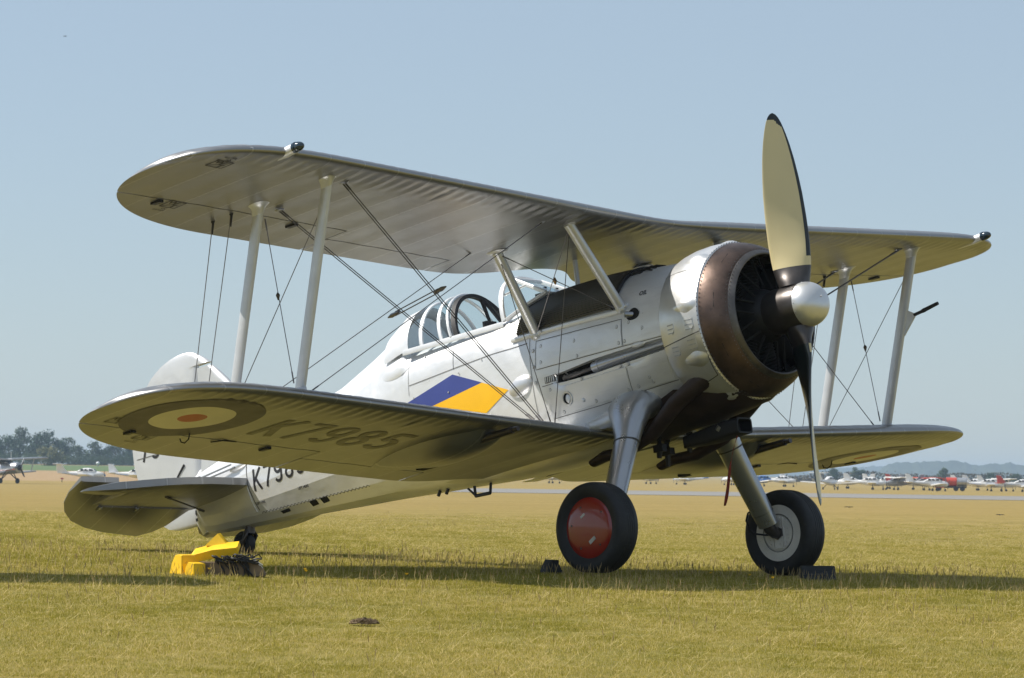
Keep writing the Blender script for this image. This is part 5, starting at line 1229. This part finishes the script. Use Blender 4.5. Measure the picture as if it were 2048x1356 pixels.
# red fuel tanker
def truck():
    Y = 690; X = P2(1905) * Y; t = thing('fuel_truck', 'red fuel tanker truck with pale rear tank among the parked aeroplanes', 'truck', (X, Y, gz(X, Y)), math.radians(-8))
    mb = MB(); mb.box((-2.0, 0, 1.55), (1.9, 2.3, 1.9)); mb.box((-2.75, 0, 1.15), (.5, 2.25, 1.1)); cb = build('cab', mb, M['r_paint'], t, 0)
    for s in (-1, 1): mb = MB(); mb.box((-2.1, 1.16 * s, 1.95), (1.1, .04, .7)); build('window', mb, M['win'], cb, 0)
    mb = MB(); mb.box((-2.97, 0, 1.95), (.05, 2.0, .7)); build('windscreen', mb, M['win'], cb, 0)
    mb = MB(); P = [[np.array((x, 1.15 * math.cos(a) * k, 1.75 + .85 * math.sin(a) * k)) for a in np.linspace(0, 2 * PI, 21)[:-1]] for x, k in ((-.9, .9), (-.85, 1), (1.1, 1), (1.15, .9))]; mb.grid(P, cv=True, capu=True); build('front_tank', mb, M['r_paint'], t, 40)
    mb = MB(); P = [[np.array((x, 1.12 * math.cos(a) * k, 1.75 + .82 * math.sin(a) * k)) for a in np.linspace(0, 2 * PI, 21)[:-1]] for x, k in ((1.2, .9), (1.25, 1), (3.0, 1), (3.1, .85))]; mb.grid(P, cv=True, capu=True); build('rear_tank', mb, M['silver_far'], t, 40)
    mb = MB(); mb.box((.1, 0, .75), (5.8, 1.2, .3)); build('chassis', mb, M['dark'], t, 0)
    for x in (-2.2, 1.0, 2.2):
        for s in (-1, 1): mb = MB(); mb.lathe([(-.15, 0), (-.15, .42), (-.1, .48), (.1, .48), (.15, .42), (.15, 0)], 18, (x, 1.0 * s, .48), 1); build('wheel', mb, M['rubber'], t)
truck()
# radial-engined cabin biplane at the left edge
def far_biplane():
    Y = 563; X = P2(-6) * Y; t = thing('cabin_biplane', 'silver cabin biplane with dark propeller parked at the left edge of the field', 'biplane', (X, Y, gz(X, Y)), math.radians(-40))
    mb = MB(); lofted(mb, [(5.6, 2.45, .62, .62), (5.5, 2.45, .80, .80), (4.5, 2.40, .86, .86), (3.4, 2.30, .80, .85), (1.0, 2.15, .85, 1.0), (-2.0, 1.85, .6, .75), (-6.0, 1.35, .2, .35), (-6.6, 1.35, .05, .2)], 20); fb = build('fuselage', mb, M['silver_far'], t, 50)
    mb = MB(); lofted(mb, [(3.6, 3.15, .5, .1), (3.1, 3.30, .62, .40), (1.8, 3.25, .66, .42), (1.2, 3.1, .6, .3)], 14); build('cabin', mb, M['win'], t, 50)
    mb = MB(); lofted(mb, [(5.63, 2.45, .45, .45), (5.66, 2.45, .45, .45)], 18); build('engine_face', mb, M['dark'], fb, 30)
    mb = MB(); lofted(mb, [(5.4, 2.20, .82, .18), (3.4, 2.0, .84, .14), (0, 1.9, .8, .10)], 16); build('side_stripe', mb, M['r_paint'], fb, 50)
    for s in (-1, 1):
        mb = MB(); slab(mb, [(3.5, .3 * s, 3.70), (3.4, 8.0 * s, 4.05), (3.0, 8.4 * s, 4.05), (1.6, 8.2 * s, 4.05), (1.2, .3 * s, 3.70)], .26); build('upper_wing', mb, M['silver_far'], t, 50)
        mb = MB(); slab(mb, [(3.0, .6 * s, 1.55), (2.9, 6.0 * s, 1.95), (1.3, 6.0 * s, 1.95), (1.1, .6 * s, 1.55)], .2); build('lower_wing', mb, M['silver_far'], t, 50)
        mb = MB(); mb.tube([(2.6, 5.2 * s, 1.95), (2.8, 5.6 * s, 3.95)], .09, 8, asp=.5); build('interplane_strut', mb, M['silver_far'], t)
        mb = MB(); mb.tube([(2.9, .5 * s, 1.6), (3.3, 1.7 * s, .55)], .08, 8); mb.tube([(3.7, .5 * s, 1.7), (3.3, 1.7 * s, .5)], .07, 8); build('gear_leg', mb, M['dark'], t)
        mb = MB(); mb.lathe([(-.14, 0), (-.14, .34), (-.09, .42), (.09, .42), (.14, .34), (.14, 0)], 20, (3.3, 1.75 * s, .42), 1); build('main_wheel', mb, M['rubber'], t)
        mb = MB(); slab(mb, [(-5.0, .1 * s, 1.7), (-5.4, 3.0 * s, 1.7), (-6.5, 3.0 * s, 1.7), (-6.6, .1 * s, 1.7)], .12); build('tailplane', mb, M['silver_far'], t, 50)
    mb = MB(); slab(mb, [(-4.6, 0, 1.6), (-6.0, 0, 3.6), (-6.9, 0, 3.6), (-6.7, 0, 1.3)], .14); build('fin', mb, M['silver_far'], t, 50)
    mb = MB(); mb.tube([(3.7, .0, 3.8), (3.68, 0, 4.9)], .03, 6); build('aerial', mb, M['w_paint'], t)
    pr = build('propeller_hub', MB().lathe([(5.66, .2), (5.9, .18), (6.05, .0)], 14, (0, 0, 2.45), 0), M['dark'], t)
    for k in range(3): a = .5 + 2 * PI * k / 3; mb = MB(); e = np.array((0, math.sin(a), math.cos(a))); mb.tube([np.array((5.85, 0, 2.45)) + e * q for q in (.1, .5, 1.1, 1.65)], [.08, .13, .14, .07], 8, asp=.3, ref=(.6, .5, .4)); build('blade', mb, M['blade_black'], pr)
far_biplane()
# marker post and a white beacon ball against the trees
Xp, Yp = P2(129) * 600, 600
t = thing('marker_post', 'thin dark marker post standing left of the white T-tail aeroplane', 'marker post', (Xp, Yp, gz(Xp, Yp))); mb = MB(); mb.tube([(0, 0, 0), (0, 0, .55)], .06, 8); build('post', mb, M['dark'], t); mb = MB(); mb.box((0, 0, .62), (.5, .1, .22)); build('board', mb, M['r_paint'], t)
Xp, Yp = P2(200) * 1180, 1180
t = thing('radar_ball', 'small white domed beacon on a post before the trees', 'beacon', (Xp, Yp, gz(Xp, Yp))); mb = MB(); mb.ball((0, 0, 1.0), (.62, .62, .55), 14, 8); build('dome', mb, M['w_paint'], t); mb = MB(); mb.tube([(0, 0, 0), (0, 0, .6)], .25, 8); build('post', mb, M['g_paint'], t)

# trees
def leaf_mat(name, lo, hi):
    m, nt, b = newmat(name); geo = nt.nodes.new('ShaderNodeNewGeometry'); c = ramp(nt, noise(nt, geo.outputs['Position'], .35, 4, .65), [(.3, lo), (.7, hi)]); nt.links.new(c, b.inputs['Base Color']); b.inputs['Roughness'].default_value = .8; return m
LEAF = [leaf_mat('dark_foliage', (.018, .05, .024), (.042, .095, .042)), leaf_mat('mid_foliage', (.028, .06, .022), (.07, .12, .045)), leaf_mat('bush_foliage', (.13, .14, .05), (.22, .21, .085))]
BARK = paint('bark', (.06, .05, .04), .9, 0, .3, 2)
def tree(label, px, Y, h, rad, seed, mt=0, dens=1.0, low=.12, name='tree'):
    X = P2(px) * Y; t = thing(name, label, 'tree' if name == 'tree' else 'bush', (X, Y, gz(X, Y)), 0, 'trees along the left horizon'); r = np.random.default_rng(seed); mb = MB()
    limbs = []
    mb.tube([(0, 0, -.3), (.1, 0, h * .25), (r.normal(0, .3), 0, h * .5), (r.normal(0, .4), 0, h * .85)], [.035 * h, .028 * h, .018 * h, .006 * h], 8)
    clumps = []
    for k in range(int(40 * dens)):
        z = h * r.uniform(low, .93); e = math.sin(PI * min(1, max(.05, (z / h - low * .5) / (1.05 - low * .5))) ** .8) ** .7; a = r.uniform(0, 2 * PI); q = rad * e * r.uniform(.25, .95); c = np.array((q * math.cos(a), q * math.sin(a), z)); clumps.append((c, rad * r.uniform(.26, .46)))
        if k % 2 == 0: mb.tube([(0, 0, z * .55), c * np.array((.5, .5, .9)), c], [.012 * h, .008 * h, .003 * h], 5)
    build('trunk', mb, BARK, t, 40)
    mb = MB()
    for c, cr in clumps:
        for q in range(60):
            d = r.normal(0, 1, 3); d /= np.linalg.norm(d); p = c + d * cr * r.uniform(.45, 1.05) * np.array((1, 1, .8)); u = r.normal(0, 1, 3); u /= np.linalg.norm(u); v = np.cross(u, d + r.normal(0, .4, 3)); v /= np.linalg.norm(v); s_ = r.uniform(.2, .48) * (h / 12) ** .5
            if p[2] < .1: p[2] = .1
            mb.add([p - u * s_, p - v * s_ * .6, p + u * s_, p + v * s_ * .6], [(0, 1, 2, 3)])
    build('crown', mb, LEAF[mt], t, 0)
TR = [('tree cut by the left edge of the picture', -8, 1290, 10.5, 4.2, 0), ('broad dark tree behind the propeller of the cabin biplane', 22, 1310, 11.0, 4.6, 0), ('tallest tree with a loose open top at the left', 44, 1330, 14.6, 4.0, 1), ('dark rounded tree right of the tallest one', 76, 1300, 12.6, 4.2, 0), ('full dark tree above the pale green bush', 100, 1310, 13.4, 4.0, 0),
      ('smaller dark tree right of the pale green bush', 126, 1320, 9.6, 3.4, 0), ('domed tree with a sparse right side above the T-tail aeroplane', 142, 1330, 11.0, 3.6, 1), ('sparse hazy tree behind the T-tail aeroplane', 163, 1350, 8.0, 3.2, 1), ('open-crowned tree with visible branches near the white beacon', 188, 1330, 9.8, 3.6, 1), ('low dark tree right of the white beacon', 212, 1330, 6.6, 3.4, 0), ('round tree next to the fin of the biplane', 235, 1340, 8.2, 3.6, 1), ('tree half hidden by the rudder of the biplane', 262, 1340, 7.8, 3.8, 0), ('low tree hidden behind the rudder', 290, 1340, 7.4, 3.8, 0)]
for i, (lb, px, Y, h, rad, mt) in enumerate(TR): tree(lb, px, Y, h * .90, rad * 1.2, 50 + i, mt, .7 if 'sparse' in lb or 'open' in lb or 'loose' in lb else 1.15)
tree('pale green rounded bush below the dark trees at the left', 104, 1180, 6.2, 4.4, 90, 2, 1.6, .02, 'bush')
for i, (px, h, rad) in enumerate(((12, 3.2, 5), (150, 2.6, 5), (180, 3.0, 5), (208, 2.6, 5), (250, 3.0, 6), (62, 3.4, 6))):
    tree(['low scrub bush under the trees at the far left', 'low scrub bush under the domed tree', 'low scrub bush under the sparse tree', 'low scrub bush beside the white beacon', 'low scrub bush left of the rudder', 'low scrub bush left of the pale green one'][i], px, 1270, h, rad, 120 + i, i % 2, 1.2, .02, 'bush')
# hedge along the right-hand boundary: nobody could count its plants
def hedge():
    r = np.random.default_rng(77); mb = MB()
    for k in range(13000):
        x = r.uniform(105, 330); top = 4.0 + .5 * math.sin(x * .11) + .35 * math.sin(x * .37 + 1) + (1.6 if r.uniform() < .02 else 0) - 1.5 * max(0, (130 - x) / 25)
        p = np.array((x, 1400 + r.uniform(-2, 2), gz(x, 1400) + r.uniform(0, max(.4, top)))); u = r.normal(0, 1, 3); u /= np.linalg.norm(u); v = np.cross(u, r.normal(0, 1, 3)); v /= np.linalg.norm(v); s_ = r.uniform(.25, .55)
        mb.add([p - u * s_, p - v * s_ * .6, p + u * s_, p + v * s_ * .6], [(0, 1, 2, 3)])
    o = build('hedgerow', mb, leaf_mat('hedge_foliage', (.07, .06, .035), (.14, .12, .07)), None, 0, 'stuff'); tag(o, 'long dark hedge behind the row of parked aeroplanes', 'hedge')
hedge()
for i, (px, h) in enumerate(((1672, 5.4), (1712, 5.8), (1726, 4.8), (1890, 6.0), (1985, 4.6), (2035, 4.4))):
    tree(['small tree on the hedge above the T-tail aeroplane', 'left of two bushy trees rising from the hedge', 'right of two bushy trees rising from the hedge', 'round small tree rising above the fuel truck', 'low green tree in the hedge right of the fuel truck', 'low tree at the right end of the hedge'][i], px, 1395, h, 2.6, 150 + i, i % 2, .8, .05)
# birds
def bird(label, X, Y, Z, s, yaw):
    t = thing('bird', label, 'bird', (X, Y, Z), yaw, 'small dark birds in flight'); mb = MB(); lofted(mb, [(.11, 0, .004, .004), (.07, .004, .025, .022), (0, 0, .03, .026), (-.08, 0, .016, .014), (-.15, 0, .03, .003)], 8); mb.v = [tuple(np.array(q) * s) for q in mb.v]; build('body', mb, M['black'], t)
    for k in (-1, 1): mb = MB(); slab(mb, [(.04 * s, .02 * k * s, 0), (.05 * s, .12 * k * s, .02 * s), (-.02 * s, .24 * k * s, .0), (-.04 * s, .10 * k * s, .01 * s), (-.03 * s, .02 * k * s, 0)], .006); build('wing', mb, M['black'], t, 0)
bird('small dark bird gliding high in the upper left sky', P2(118) * 180, 180, .8 + (931 - 69) / F_PX * 180, .75, .5)
bird('tiny dark bird low over the dry grass right of the propeller', P2(1702) * 60, 60, .8 - (1014 - 955) / F_PX * 60, .35, 1.0)
bird('tiny dark bird low over the grass near the right edge', P2(2004) * 60, 60, .8 - (1029 - 959) / F_PX * 60, .35, 2.0)

# ------------------------------------------------------------------ haze
mb = MB(); mb.box((0, 4050, 12), (11400, 8600, 38)); hz = build('haze', mb, [], None, 0, 'stuff')
hm = bpy.data.materials.new('summer_haze'); hm.use_nodes = True; hn = hm.node_tree; hn.nodes.clear(); ho = hn.nodes.new('ShaderNodeOutputMaterial'); hv = hn.nodes.new('ShaderNodeVolumePrincipled')
hv.inputs['Color'].default_value = (.62, .80, 1.0, 1); hv.inputs['Density'].default_value = .00015; hv.inputs['Anisotropy'].default_value = .2; hn.links.new(hv.outputs[0], ho.inputs['Volume']); hz.data.materials.append(hm)
